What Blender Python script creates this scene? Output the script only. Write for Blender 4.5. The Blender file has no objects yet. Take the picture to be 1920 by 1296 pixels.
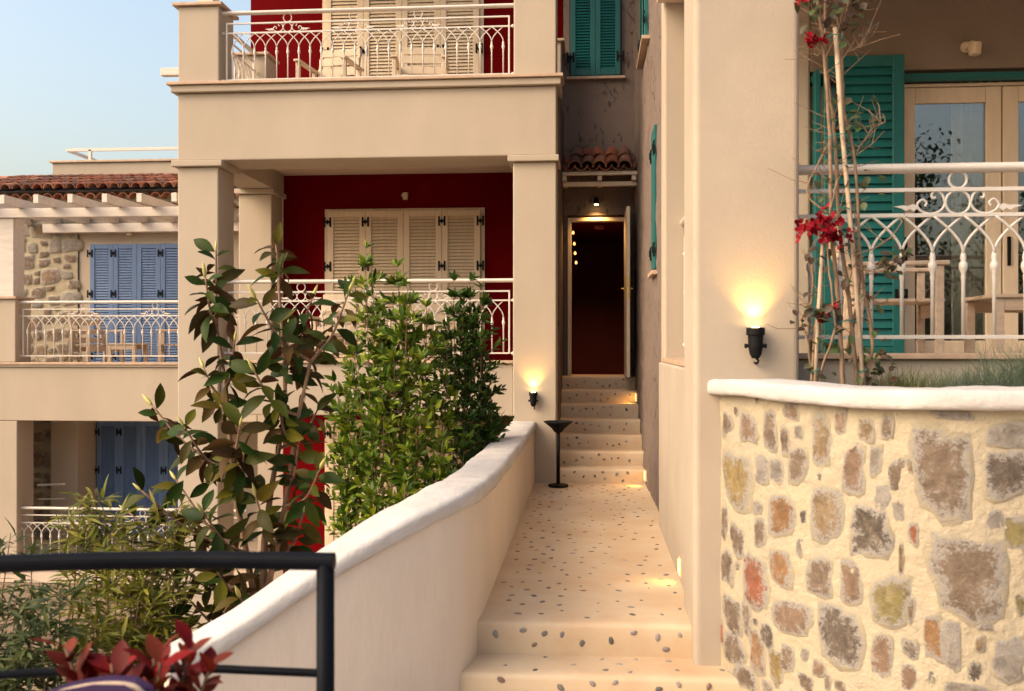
import bpy, math, random
from mathutils import Vector, Matrix, noise
R = math.radians
random.seed(7)
sc = bpy.context.scene
COL = sc.collection

# ------------------------------------------------------------------ camera, sky, sun, exposure
cam_d = bpy.data.cameras.new('camera')
cam_d.sensor_width = 36.0
cam_d.lens = 33.75
cam_d.clip_start = 0.05
cam_d.clip_end = 2000
cam_d.dof.use_dof = True
cam_d.dof.focus_distance = 8.5
cam_d.dof.aperture_fstop = 3.5
cam = bpy.data.objects.new('camera', cam_d)
COL.objects.link(cam)
cam.location = (0, 0, 1.39)
cam.rotation_euler = (R(90), 0, math.atan(145 / 1800))
sc.camera = cam

SUN_AZ = 240.0      # compass bearing of the sun, clockwise from +Y: behind the camera, to the left
SUN_EL = 38.0
world = bpy.data.worlds.new('World')
sc.world = world
world.use_nodes = True
wn = world.node_tree
wn.nodes.clear()
sky = wn.nodes.new('ShaderNodeTexSky')
sky.sky_type = 'NISHITA'
sky.sun_disc = False
sky.sun_elevation = R(SUN_EL)
sky.sun_rotation = R(SUN_AZ)
sky.altitude = 0
sky.air_density = 1.4
sky.dust_density = 6.5
sky.ozone_density = 0.0
bg = wn.nodes.new('ShaderNodeBackground')
bg.inputs['Strength'].default_value = 0.15
wo = wn.nodes.new('ShaderNodeOutputWorld')
wn.links.new(sky.outputs[0], bg.inputs[0])
wn.links.new(bg.outputs[0], wo.inputs[0])

sun_d = bpy.data.lights.new('sun', 'SUN')
sun_d.energy = 1.0
sun_d.angle = R(55)
sun_d.color = (1.0, 0.74, 0.48)
sun = bpy.data.objects.new('sun', sun_d)
COL.objects.link(sun)
sun.location = (-6, -12, 12)
_sd = Vector((math.sin(R(SUN_AZ)) * math.cos(R(SUN_EL)), math.cos(R(SUN_AZ)) * math.cos(R(SUN_EL)), math.sin(R(SUN_EL))))
sun.rotation_euler = _sd.to_track_quat('Z', 'Y').to_euler()

sc.view_settings.view_transform = 'Standard'
sc.view_settings.look = 'None'
sc.view_settings.gamma = 1.0
sc.view_settings.use_curve_mapping = False
sc.view_settings.exposure = 1.06
sc.cycles.max_bounces = 8
sc.cycles.transparent_max_bounces = 8

# ------------------------------------------------------------------ helpers
W = {}          # world position of every object's origin


def tag(o, label=None, cat=None, group=None, kind=None):
    if label: o['label'] = label
    if cat: o['category'] = cat
    if group: o['group'] = group
    if kind: o['kind'] = kind
    return o


def thing(name, label, cat, loc=(0, 0, 0), group=None, kind=None):
    o = bpy.data.objects.new(name, None)
    o.empty_display_size = 0.2
    COL.objects.link(o)
    o.location = loc
    W[o.name] = Vector(loc)
    return tag(o, label, cat, group, kind)


class MB:
    def __init__(self):
        self.v, self.f, self.m = [], [], []

    def add(self, vs, fs, m=0):
        b = len(self.v)
        self.v.extend([tuple(p) for p in vs])
        for f in fs:
            self.f.append(tuple(i + b for i in f))
            self.m.append(m)
        return self

    def box(self, x0, x1, y0, y1, z0, z1, m=0):
        vs = [(x0, y0, z0), (x1, y0, z0), (x1, y1, z0), (x0, y1, z0), (x0, y0, z1), (x1, y0, z1), (x1, y1, z1), (x0, y1, z1)]
        return self.add(vs, [(0, 3, 2, 1), (4, 5, 6, 7), (0, 1, 5, 4), (1, 2, 6, 5), (2, 3, 7, 6), (3, 0, 4, 7)], m)

    def bar(self, a, b, w, h, m=0, up=(0, 0, 1)):
        a, b = Vector(a), Vector(b)
        d = (b - a).normalized()
        s = d.cross(Vector(up))
        s = s.normalized() if s.length > 1e-6 else Vector((1, 0, 0))
        u = s.cross(d)
        vs = []
        for p in (a, b):
            for sx, sy in ((-1, -1), (1, -1), (1, 1), (-1, 1)):
                vs.append(p + s * (sx * w / 2) + u * (sy * h / 2))
        return self.add(vs, [(0, 1, 2, 3), (7, 6, 5, 4), (0, 4, 5, 1), (1, 5, 6, 2), (2, 6, 7, 3), (3, 7, 4, 0)], m)

    def tube(self, pts, r, n=8, m=0, caps=True):
        pts = [Vector(p) for p in pts]
        rs = r if isinstance(r, (list, tuple)) else [r] * len(pts)
        t0 = (pts[1] - pts[0]).normalized()
        ref = Vector((0, 0, 1)) if abs(t0.z) < 0.9 else Vector((1, 0, 0))
        u = t0.cross(ref).normalized()
        vs, fs = [], []
        for i, p in enumerate(pts):
            t = (pts[min(i + 1, len(pts) - 1)] - pts[max(i - 1, 0)])
            t = t.normalized() if t.length > 1e-9 else t0
            u = (u - t * u.dot(t))
            u = u.normalized() if u.length > 1e-6 else t.orthogonal().normalized()
            w = t.cross(u)
            for k in range(n):
                a = 2 * math.pi * k / n
                vs.append(p + (u * math.cos(a) + w * math.sin(a)) * rs[i])
        for i in range(len(pts) - 1):
            for k in range(n):
                k2 = (k + 1) % n
                fs.append((i * n + k, i * n + k2, (i + 1) * n + k2, (i + 1) * n + k))
        if caps:
            fs.append(tuple(range(n - 1, -1, -1)))
            fs.append(tuple((len(pts) - 1) * n + k for k in range(n)))
        return self.add(vs, fs, m)

    def lathe(self, prof, o=(0, 0, 0), n=12, m=0, M=None):
        vs, fs = [], []
        o = Vector(o)
        for r, z in prof:
            for k in range(n):
                a = 2 * math.pi * k / n
                p = Vector((r * math.cos(a), r * math.sin(a), z))
                vs.append((M @ p if M else p) + o)
        for i in range(len(prof) - 1):
            for k in range(n):
                k2 = (k + 1) % n
                fs.append((i * n + k, i * n + k2, (i + 1) * n + k2, (i + 1) * n + k))
        fs.append(tuple(range(n - 1, -1, -1)))
        fs.append(tuple((len(prof) - 1) * n + k for k in range(n)))
        return self.add(vs, fs, m)

    def grid(self, nu, nv, fn, m=0, flip=False):
        vs = [fn(i / (nu - 1), j / (nv - 1)) for j in range(nv) for i in range(nu)]
        fs = []
        for j in range(nv - 1):
            for i in range(nu - 1):
                q = (j * nu + i, j * nu + i + 1, (j + 1) * nu + i + 1, (j + 1) * nu + i)
                fs.append(q[::-1] if flip else q)
        return self.add(vs, fs, m)

    def mesh(self, name, mats, off=Vector((0, 0, 0)), M=None, smooth=False):
        me = bpy.data.meshes.new(name)
        vs = self.v
        if M is not None:
            vs = [M @ Vector(p) for p in vs]
        me.from_pydata([(p[0] - off.x, p[1] - off.y, p[2] - off.z) for p in vs], [], self.f)
        for mm in (mats if isinstance(mats, (list, tuple)) else [mats]):
            me.materials.append(mm)
        if any(self.m):
            me.polygons.foreach_set('material_index', self.m)
        if smooth:
            me.polygons.foreach_set('use_smooth', [True] * len(me.polygons))
        me.update()
        return me

    def build(self, name, mats, parent=None, smooth=False, bevel=0.0, M=None, seg=2, loc=None):
        off = W[parent.name] if parent else Vector(loc or (0, 0, 0))
        me = self.mesh(name, mats, off, M, smooth)
        o = bpy.data.objects.new(name, me)
        COL.objects.link(o)
        if parent: o.parent = parent
        elif loc: o.location = loc
        W[o.name] = off.copy()
        if bevel:
            b = o.modifiers.new('bevel', 'BEVEL')
            b.width = bevel
            b.segments = seg
            b.limit_method = 'ANGLE'
            b.angle_limit = R(40)
        return o


def inst(name, me, M, parent):
    o = bpy.data.objects.new(name, me)
    COL.objects.link(o)
    o.parent = parent
    o.matrix_basis = Matrix.Translation(-W[parent.name]) @ M
    W[o.name] = Vector((0, 0, 0))
    return o


def kids(o):
    return [c for c in bpy.data.objects if c.parent == o]


def copy_tree(o, parent=None, ch=None):
    c = o.copy()
    COL.objects.link(c)
    if parent: c.parent = parent
    for k in list(o.children):
        copy_tree(k, c)
    return c


def catmull(P, n=10):
    P = [Vector(p) for p in P]
    Q = [2 * P[0] - P[1]] + P + [2 * P[-1] - P[-2]]
    out = []
    for i in range(1, len(Q) - 2):
        a, b, c, d = Q[i - 1:i + 3]
        for j in range(n):
            t = j / n
            out.append(.5 * ((2 * b) + (c - a) * t + (2 * a - 5 * b + 4 * c - d) * t * t + (3 * b - a - 3 * c + d) * t ** 3))
    out.append(P[-1])
    return out


def frame(p, d, n, s=1.0, sx=1.0):
    d = Vector(d).normalized()
    n = Vector(n)
    x = d.cross(n)
    x = x.normalized() if x.length > 1e-4 else d.orthogonal().normalized()
    z = x.cross(d)
    M = Matrix(((x.x * s * sx, d.x * s, z.x * s, p[0]), (x.y * s * sx, d.y * s, z.y * s, p[1]), (x.z * s * sx, d.z * s, z.z * s, p[2]), (0, 0, 0, 1)))
    return M


# ------------------------------------------------------------------ materials
def new_mat(name):
    m = bpy.data.materials.new(name)
    m.use_nodes = True
    nt = m.node_tree
    nt.nodes.clear()
    out = nt.nodes.new('ShaderNodeOutputMaterial')
    b = nt.nodes.new('ShaderNodeBsdfPrincipled')
    nt.links.new(b.outputs[0], out.inputs[0])
    return m, nt, b


def nd(nt, typ, **kw):
    n = nt.nodes.new(typ)
    for k, v in kw.items():
        if k in n.inputs: n.inputs[k].default_value = v
        else: setattr(n, k, v)
    return n


def rgb(c):
    return (c[0], c[1], c[2], 1)


def coords(nt, sx=1, sy=1, sz=1):
    tc = nt.nodes.new('ShaderNodeTexCoord')
    mp = nt.nodes.new('ShaderNodeMapping')
    mp.inputs['Scale'].default_value = (sx, sy, sz)
    nt.links.new(tc.outputs['Object'], mp.inputs[0])
    return mp.outputs[0]


def surf(name, col, rough=0.7, var=0.12, vscale=3.0, bump=0.1, bscale=60.0, metal=0.0, col2=None, stretch=(1, 1, 1), spec=0.3, dist=0.004, fine=0.0):
    """plain procedural surface: two-tone noise colour and fine relief"""
    m, nt, b = new_mat(name)
    co = coords(nt, *stretch)
    n1 = nd(nt, 'ShaderNodeTexNoise', Scale=vscale, Detail=6.0, Roughness=0.6)
    nt.links.new(co, n1.inputs['Vector'])
    mx = nt.nodes.new('ShaderNodeMix')
    mx.data_type = 'RGBA'
    c2 = col2 or tuple(max(0, c * (1 - 2 * var)) for c in col)
    mx.inputs[6].default_value = rgb(tuple(min(1, c * (1 + var)) for c in col))
    mx.inputs[7].default_value = rgb(c2)
    cr = nd(nt, 'ShaderNodeMapRange')
    cr.inputs['From Min'].default_value = 0.3
    cr.inputs['From Max'].default_value = 0.75
    nt.links.new(n1.outputs[0], cr.inputs[0])
    nt.links.new(cr.outputs[0], mx.inputs[0])
    nt.links.new(mx.outputs[2], b.inputs['Base Color'])
    b.inputs['Roughness'].default_value = rough
    b.inputs['Metallic'].default_value = metal
    b.inputs['Specular IOR Level'].default_value = spec
    if bump:
        n2 = nd(nt, 'ShaderNodeTexNoise', Scale=bscale, Detail=5.0, Roughness=0.65)
        nt.links.new(co, n2.inputs['Vector'])
        bp = nd(nt, 'ShaderNodeBump', Strength=bump, Distance=dist)
        nt.links.new(n2.outputs[0], bp.inputs['Height'])
        nt.links.new(bp.outputs[0], b.inputs['Normal'])
    return m


def rough_plaster(name, col):
    m, nt, b = new_mat(name)
    co = coords(nt)
    n1 = nd(nt, 'ShaderNodeTexNoise', Scale=2.2, Detail=8.0, Roughness=0.65, Distortion=0.4)
    nt.links.new(co, n1.inputs['Vector'])
    vo = nt.nodes.new('ShaderNodeTexVoronoi')
    vo.feature = 'DISTANCE_TO_EDGE'
    vo.inputs['Scale'].default_value = 2.6
    ad = nt.nodes.new('ShaderNodeVectorMath')
    sl = nt.nodes.new('ShaderNodeVectorMath')
    sl.operation = 'SCALE'
    sl.inputs['Scale'].default_value = 0.45
    nt.links.new(n1.outputs['Color'], sl.inputs[0])
    nt.links.new(co, ad.inputs[0])
    nt.links.new(sl.outputs[0], ad.inputs[1])
    nt.links.new(ad.outputs[0], vo.inputs['Vector'])
    mr = nd(nt, 'ShaderNodeMapRange')
    mr.inputs['From Min'].default_value = 0.0
    mr.inputs['From Max'].default_value = 0.012
    nt.links.new(vo.outputs['Distance'], mr.inputs[0])
    # cracks only in places
    n3 = nd(nt, 'ShaderNodeTexNoise', Scale=1.7, Detail=2.0)
    nt.links.new(co, n3.inputs['Vector'])
    m3 = nd(nt, 'ShaderNodeMapRange')
    m3.inputs['From Min'].default_value = 0.40
    m3.inputs['From Max'].default_value = 0.46
    nt.links.new(n3.outputs[0], m3.inputs[0])
    mxx = nt.nodes.new('ShaderNodeMath')
    mxx.operation = 'MAXIMUM'
    nt.links.new(mr.outputs[0], mxx.inputs[0])
    nt.links.new(m3.outputs[0], mxx.inputs[1])
    n2 = nd(nt, 'ShaderNodeTexNoise', Scale=26.0, Detail=7.0, Roughness=0.7)
    nt.links.new(co, n2.inputs['Vector'])
    cz = coords(nt, 1, 1, .4)
    n5 = nd(nt, 'ShaderNodeTexNoise', Scale=17.0, Detail=3.0, Roughness=0.6)
    nt.links.new(cz, n5.inputs['Vector'])
    m5 = nd(nt, 'ShaderNodeMapRange')
    m5.inputs['From Min'].default_value = 0.30
    m5.inputs['From Max'].default_value = 0.38
    nt.links.new(n5.outputs[0], m5.inputs[0])
    mi = nt.nodes.new('ShaderNodeMath')
    mi.operation = 'MINIMUM'
    nt.links.new(mxx.outputs[0], mi.inputs[0])
    nt.links.new(m5.outputs[0], mi.inputs[1])
    mxx = mi
    sm = nt.nodes.new('ShaderNodeMath')
    sm.operation = 'MULTIPLY_ADD'
    nt.links.new(n2.outputs[0], sm.inputs[0])
    sm.inputs[1].default_value = 0.8
    nt.links.new(mxx.outputs[0], sm.inputs[2])
    bp = nd(nt, 'ShaderNodeBump', Strength=0.9, Distance=0.015)
    nt.links.new(sm.outputs[0], bp.inputs['Height'])
    nt.links.new(bp.outputs[0], b.inputs['Normal'])
    mx = nt.nodes.new('ShaderNodeMix')
    mx.data_type = 'RGBA'
    mx.inputs[6].default_value = rgb(tuple(c * 0.8 for c in col))
    mx.inputs[7].default_value = rgb(tuple(c * 1.12 for c in col))
    nt.links.new(n1.outputs[0], mx.inputs[0])
    m2 = nt.nodes.new('ShaderNodeMix')
    m2.data_type = 'RGBA'
    m2.inputs[6].default_value = rgb(tuple(c * 0.6 for c in col))
    nt.links.new(mxx.outputs[0], m2.inputs[0])
    nt.links.new(mx.outputs[2], m2.inputs[7])
    nt.links.new(m2.outputs[2], b.inputs['Base Color'])
    b.inputs['Roughness'].default_value = 0.85
    b.inputs['Specular IOR Level'].default_value = 0.2
    return m


def emit(name, col, s):
    m, nt, b = new_mat(name)
    b.inputs['Base Color'].default_value = rgb(col)
    b.inputs['Emission Color'].default_value = rgb(col)
    b.inputs['Emission Strength'].default_value = s
    return m


def stone_mat():
    """fieldstone: own colour per stone, grain and lighter cement wash smeared over the rim"""
    m, nt, b = new_mat('field_stone')
    oi = nt.nodes.new('ShaderNodeObjectInfo')
    at_ = nt.nodes.new('ShaderNodeAttribute')
    at_.attribute_name = 'rim'
    co = coords(nt)
    n1 = nd(nt, 'ShaderNodeTexNoise', Scale=14.0, Detail=9.0, Roughness=0.7, Distortion=0.6)
    nt.links.new(co, n1.inputs['Vector'])
    n2 = nd(nt, 'ShaderNodeTexNoise', Scale=55.0, Detail=6.0, Roughness=0.75)
    nt.links.new(co, n2.inputs['Vector'])
    hv = nt.nodes.new('ShaderNodeHueSaturation')
    n0 = nd(nt, 'ShaderNodeTexNoise', Scale=22.0, Detail=8.0, Roughness=0.75, Distortion=1.2)
    nt.links.new(co, n0.inputs['Vector'])
    r0 = nd(nt, 'ShaderNodeMapRange')
    r0.inputs['From Min'].default_value = 0.48
    r0.inputs['From Max'].default_value = 0.66
    nt.links.new(n0.outputs[0], r0.inputs[0])
    mt = nt.nodes.new('ShaderNodeMix')
    mt.data_type = 'RGBA'
    nt.links.new(r0.outputs[0], mt.inputs[0])
    nt.links.new(oi.outputs['Color'], mt.inputs[6])
    mt.inputs[7].default_value = (0.20, 0.155, 0.115, 1)
    nt.links.new(mt.outputs[2], hv.inputs['Color'])
    mr = nd(nt, 'ShaderNodeMapRange')
    mr.inputs['From Min'].default_value = 0.3
    mr.inputs['From Max'].default_value = 0.7
    mr.inputs['To Min'].default_value = 0.55
    mr.inputs['To Max'].default_value = 1.35
    nt.links.new(n1.outputs[0], mr.inputs[0])
    nt.links.new(mr.outputs[0], hv.inputs['Value'])
    # cement wash dragged over the rim, fading into the mortar
    def madd(src, mul, add):
        q = nt.nodes.new('ShaderNodeMath')
        q.operation = 'MULTIPLY_ADD'
        nt.links.new(src, q.inputs[0])
        q.inputs[1].default_value = mul
        if isinstance(add, float): q.inputs[2].default_value = add
        else: nt.links.new(add, q.inputs[2])
        return q.outputs[0]
    n3 = nd(nt, 'ShaderNodeTexNoise', Scale=110.0, Detail=5.0, Roughness=0.8)
    nt.links.new(co, n3.inputs['Vector'])
    f = madd(at_.outputs['Fac'], 0.95, -1.46)
    f = madd(n1.outputs[0], 1.5, f)
    f = madd(n2.outputs[0], 1.2, f)
    f = madd(n3.outputs[0], 0.5, f)
    s1 = nt.nodes.new('ShaderNodeMath')
    nt.links.new(f, s1.inputs[0])
    s1.inputs[1].default_value = 0.0
    def ramp(lo, hi):
        q = nd(nt, 'ShaderNodeMapRange')
        q.interpolation_type = 'SMOOTHSTEP'
        q.inputs['From Min'].default_value = lo
        q.inputs['From Max'].default_value = hi
        nt.links.new(f, q.inputs[0])
        return q.outputs[0]
    m0 = nt.nodes.new('ShaderNodeMix')
    m0.data_type = 'RGBA'
    nt.links.new(ramp(0.34, 0.54), m0.inputs[0])
    nt.links.new(hv.outputs[0], m0.inputs[6])
    m0.inputs[7].default_value = (0.275, 0.255, 0.235, 1)
    mx = nt.nodes.new('ShaderNodeMix')
    mx.data_type = 'RGBA'
    nt.links.new(ramp(0.58, 0.84), mx.inputs[0])
    nt.links.new(m0.outputs[2], mx.inputs[6])
    mx.inputs[7].default_value = (0.335, 0.287, 0.203, 1)
    nt.links.new(mx.outputs[2], b.inputs['Base Color'])
    bp = nd(nt, 'ShaderNodeBump', Strength=0.7, Distance=0.012)
    nt.links.new(s1.outputs[0], bp.inputs['Height'])
    nt.links.new(bp.outputs[0], b.inputs['Normal'])
    b.inputs['Roughness'].default_value = 0.8
    b.inputs['Specular IOR Level'].default_value = 0.25
    return m


def random_mat(name, cols, rough=0.5, nscale=60.0, bump=0.2, spec=0.4, trans=0.0, var=0.35):
    """colour picked per object (or per leaf island) from a ramp"""
    m, nt, b = new_mat(name)
    oi = nt.nodes.new('ShaderNodeObjectInfo')
    ge = nt.nodes.new('ShaderNodeNewGeometry')
    ad = nt.nodes.new('ShaderNodeMath')
    nt.links.new(oi.outputs['Random'], ad.inputs[0])
    nt.links.new(ge.outputs['Random Per Island'], ad.inputs[1])
    fr = nt.nodes.new('ShaderNodeMath')
    fr.operation = 'FRACT'
    nt.links.new(ad.outputs[0], fr.inputs[0])
    cr = nt.nodes.new('ShaderNodeValToRGB')
    el = cr.color_ramp.elements
    while len(el) < len(cols): el.new(0.5)
    for i, c in enumerate(cols):
        el[i].position = i / max(1, len(cols) - 1)
        el[i].color = rgb(c)
    nt.links.new(fr.outputs[0], cr.inputs[0])
    co = coords(nt)
    n1 = nd(nt, 'ShaderNodeTexNoise', Scale=nscale, Detail=4.0)
    nt.links.new(co, n1.inputs['Vector'])
    hv = nt.nodes.new('ShaderNodeHueSaturation')
    nt.links.new(cr.outputs[0], hv.inputs['Color'])
    mr = nd(nt, 'ShaderNodeMapRange')
    mr.inputs['To Min'].default_value = 1 - var
    mr.inputs['To Max'].default_value = 1 + var
    nt.links.new(n1.outputs[0], mr.inputs[0])
    nt.links.new(mr.outputs[0], hv.inputs['Value'])
    nt.links.new(hv.outputs[0], b.inputs['Base Color'])
    b.inputs['Roughness'].default_value = rough
    b.inputs['Specular IOR Level'].default_value = spec
    if bump:
        bp = nd(nt, 'ShaderNodeBump', Strength=bump, Distance=0.003)
        nt.links.new(n1.outputs[0], bp.inputs['Height'])
        nt.links.new(bp.outputs[0], b.inputs['Normal'])
    if trans:
        tr = nt.nodes.new('ShaderNodeBsdfTranslucent')
        nt.links.new(hv.outputs[0], tr.inputs[0])
        ms = nt.nodes.new('ShaderNodeMixShader')
        ms.inputs[0].default_value = trans
        nt.links.new(b.outputs[0], ms.inputs[1])
        nt.links.new(tr.outputs[0], ms.inputs[2])
        nt.links.new(ms.outputs[0], nt.nodes['Material Output'].inputs[0])
    return m


def glass_mat(name):
    m, nt, b = new_mat(name)
    nt.nodes.remove(b)
    g = nd(nt, 'ShaderNodeBsdfGlossy', Roughness=0.01)
    g.inputs[0].default_value = (0.9, 0.92, 0.95, 1)
    t = nt.nodes.new('ShaderNodeBsdfTransparent')
    t.inputs[0].default_value = (0.85, 0.87, 0.87, 1)
    ms = nt.nodes.new('ShaderNodeMixShader')
    fr = nd(nt, 'ShaderNodeFresnel', IOR=1.5)
    mr = nd(nt, 'ShaderNodeMapRange')
    mr.inputs['To Min'].default_value = 0.09
    nt.links.new(fr.outputs[0], mr.inputs[0])
    nt.links.new(mr.outputs[0], ms.inputs[0])
    nt.links.new(t.outputs[0], ms.inputs[1])
    nt.links.new(g.outputs[0], ms.inputs[2])
    nt.links.new(ms.outputs[0], nt.nodes['Material Output'].inputs[0])
    return m


M_ = {}
M_['plaster'] = surf('cream_plaster', (0.385, 0.32, 0.252), 0.85, 0.06, 1.3, 0.35, 90, dist=0.004, spec=0.2, stretch=(1, 1, .45))
M_['plaster_r'] = surf('cream_brushed_plaster', (0.36, 0.30, 0.238), 0.85, 0.06, 1.6, 0.45, 80, dist=0.005, spec=0.2)
M_['white'] = surf('white_limewash', (0.43, 0.41, 0.40), 0.8, 0.09, 4.5, 0.6, 16, dist=0.016, spec=0.25)
M_['wallwhite'] = surf('offwhite_limewash', (0.57, 0.495, 0.42), 0.8, 0.06, 1.8, 0.45, 18, dist=0.01, spec=0.2, stretch=(1, 1, .35))
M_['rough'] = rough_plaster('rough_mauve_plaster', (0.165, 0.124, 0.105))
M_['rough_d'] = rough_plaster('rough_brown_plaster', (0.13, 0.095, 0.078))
M_['red'] = surf('deep_red_plaster', (0.11, 0.0004, 0.0018), 0.85, 0.06, 2, 0.3, 80, spec=0.05)
M_['ceiling'] = surf('ceiling_plaster', (0.58, 0.46, 0.37), 0.9, 0.03, 2, 0.2, 80, spec=0.15)
M_['shadewall'] = surf('shaded_plaster', (0.20, 0.155, 0.12), 0.9, 0.05, 2, 0.3, 80, spec=0.15)  # terrace wall plaster darkened: the shade under the ceiling is in this colour
M_['marble'] = surf('pink_marble', (0.42, 0.29, 0.20), 0.5, 0.12, 9, 0.1, 60, spec=0.4)
M_['iron_white'] = surf('white_painted_iron', (0.55, 0.50, 0.45), 0.4, 0.04, 6, 0.1, 120, spec=0.5)
M_['iron_black'] = surf('black_painted_iron', (0.006, 0.006, 0.007), 0.6, 0.2, 20, 0.2, 150, spec=0.12)
M_['rail_black'] = surf('black_powder_coat', (0.004, 0.005, 0.008), 0.5, 0.15, 10, 0.15, 400, spec=0.06, dist=0.001)
M_['cream_wood'] = surf('cream_painted_wood', (0.60, 0.48, 0.345), 0.55, 0.06, 3, 0.25, 30, stretch=(6, 6, 1), spec=0.35)
M_['blue_wood'] = surf('blue_painted_wood', (0.10, 0.165, 0.31), 0.55, 0.10, 3, 0.25, 30, stretch=(6, 6, 1), spec=0.35)
M_['teal_wood'] = surf('teal_painted_wood', (0.002, 0.088, 0.086), 0.5, 0.10, 3, 0.25, 30, stretch=(6, 6, 1), spec=0.4)
M_['white_wood'] = surf('white_painted_wood', (0.55, 0.49, 0.44), 0.6, 0.08, 3, 0.3, 25, stretch=(1, 6, 6), spec=0.3)
M_['chair_wood'] = surf('pale_wood', (0.50, 0.38, 0.28), 0.6, 0.12, 4, 0.3, 25, stretch=(1, 6, 6), spec=0.3)
M_['screed'] = surf('sand_polished_screed', (0.485, 0.385, 0.27), 0.55, 0.09, 2.2, 0.35, 40, col2=(0.43, 0.285, 0.17), spec=0.35)
M_['pebble'] = random_mat('pebble', [(0.05, 0.05, 0.05), (0.16, 0.14, 0.13), (0.28, 0.25, 0.23), (0.10, 0.10, 0.10), (0.20, 0.12, 0.09)], 0.45, 90, 0.3, var=0.7)
M_['mortar'] = surf('cream_mortar', (0.345, 0.295, 0.205), 0.9, 0.07, 5, 1.0, 24, col2=(0.33, 0.285, 0.22), dist=0.016, spec=0.15)
M_['stone'] = stone_mat()
M_['tile'] = random_mat('terracotta_tile', [(0.26, 0.085, 0.045), (0.15, 0.055, 0.035), (0.34, 0.15, 0.085), (0.09, 0.045, 0.035), (0.22, 0.10, 0.06)], 0.85, 25, 0.5, 0.2, var=0.5)
M_['bark'] = surf('grey_brown_bark', (0.20, 0.12, 0.075), 0.85, 0.25, 12, 0.6, 60, stretch=(3, 3, 1), spec=0.2)
M_['cane'] = surf('dry_cane', (0.40, 0.30, 0.21), 0.7, 0.2, 9, 0.4, 60, stretch=(2, 2, 1), spec=0.3)
M_['stem_grey'] = surf('woody_stem', (0.22, 0.145, 0.095), 0.85, 0.25, 15, 0.6, 70, stretch=(2, 2, 1), spec=0.2)
M_['mag_top'] = random_mat('magnolia_leaf_face', [(0.010, 0.022, 0.004), (0.024, 0.045, 0.006), (0.010, 0.020, 0.004), (0.090, 0.085, 0.008), (0.055, 0.028, 0.008), (0.016, 0.036, 0.006), (0.040, 0.045, 0.006), (0.030, 0.015, 0.006)], 0.42, 14, 0.1, 0.07, 0.10)
M_['mag_back'] = random_mat('magnolia_leaf_back', [(0.060, 0.026, 0.010), (0.09, 0.042, 0.012), (0.05, 0.040, 0.012), (0.12, 0.065, 0.018)], 0.8, 14, 0.1, 0.2, 0.12)
M_['bud'] = surf('pale_bud', (0.42, 0.38, 0.12), 0.5, 0.15, 20, 0.2, 60)
M_['laurel'] = random_mat('shrub_leaf', [(0.016, 0.040, 0.004), (0.070, 0.120, 0.006), (0.035, 0.075, 0.005), (0.15, 0.20, 0.010), (0.055, 0.100, 0.006), (0.22, 0.25, 0.014)], 0.5, 20, 0.1, 0.18, 0.25)
M_['laurel_d'] = random_mat('dark_shrub_leaf', [(0.012, 0.032, 0.005), (0.032, 0.066, 0.007), (0.020, 0.045, 0.006), (0.060, 0.10, 0.010)], 0.5, 20, 0.1, 0.15, 0.2)
M_['bamboo'] = random_mat('bamboo_leaf', [(0.09, 0.11, 0.010), (0.18, 0.17, 0.016), (0.07, 0.09, 0.010), (0.26, 0.22, 0.025), (0.12, 0.13, 0.012)], 0.5, 20, 0.0, 0.3, 0.3)
M_['bamboo_d'] = random_mat('dark_bamboo_leaf', [(0.03, 0.05, 0.012), (0.06, 0.08, 0.018), (0.025, 0.04, 0.012), (0.10, 0.11, 0.025)], 0.5, 20, 0.0, 0.3, 0.3)
M_['redleaf'] = random_mat('red_photinia_leaf', [(0.16, 0.004, 0.006), (0.26, 0.012, 0.010), (0.09, 0.006, 0.006), (0.20, 0.04, 0.016), (0.13, 0.006, 0.008)], 0.5, 18, 0.1, 0.15, 0.3)
M_['bract'] = random_mat('bougainvillea_bract', [(0.22, 0.002, 0.010), (0.30, 0.004, 0.014), (0.15, 0.002, 0.008)], 0.6, 40, 0.1, 0.2, 0.3)
M_['boug_leaf'] = random_mat('bougainvillea_leaf', [(0.025, 0.045, 0.012), (0.06, 0.03, 0.02), (0.05, 0.08, 0.02), (0.04, 0.02, 0.018)], 0.5, 30, 0.1, 0.3, 0.2)
M_['grass'] = random_mat('grass_blade', [(0.10, 0.13, 0.04), (0.16, 0.18, 0.06), (0.07, 0.10, 0.04), (0.22, 0.20, 0.08)], 0.6, 20, 0.0, 0.2, 0.3)
M_['grass_b'] = random_mat('blue_fescue_blade', [(0.10, 0.14, 0.10), (0.16, 0.20, 0.13), (0.07, 0.10, 0.07)], 0.6, 20, 0.0, 0.2, 0.3)
M_['soil'] = surf('soil', (0.10, 0.07, 0.05), 0.95, 0.3, 8, 1.0, 30, dist=0.03)
M_['ground'] = surf('garden_earth', (0.22, 0.16, 0.11), 0.95, 0.25, 1.5, 0.8, 12, dist=0.03)
M_['paving'] = surf('pale_paving', (0.50, 0.40, 0.32), 0.8, 0.1, 2, 0.3, 30)
M_['brass'] = surf('brass', (0.75, 0.50, 0.14), 0.25, 0.05, 10, 0.05, 100, metal=1.0)
M_['purple'] = surf('purple_fabric', (0.035, 0.018, 0.065), 0.9, 0.15, 30, 0.4, 300)
M_['piping'] = surf('beige_piping', (0.42, 0.32, 0.24), 0.8, 0.1, 30, 0.3, 200)
M_['curtain'] = surf('linen_curtain', (0.60, 0.54, 0.38), 0.9, 0.08, 10, 0.2, 200)
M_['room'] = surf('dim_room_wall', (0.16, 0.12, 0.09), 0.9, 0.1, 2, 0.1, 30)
M_['redroom'] = surf('oxblood_hall_paint', (0.12, 0.022, 0.012), 0.6, 0.1, 2, 0.1, 30)
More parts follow.
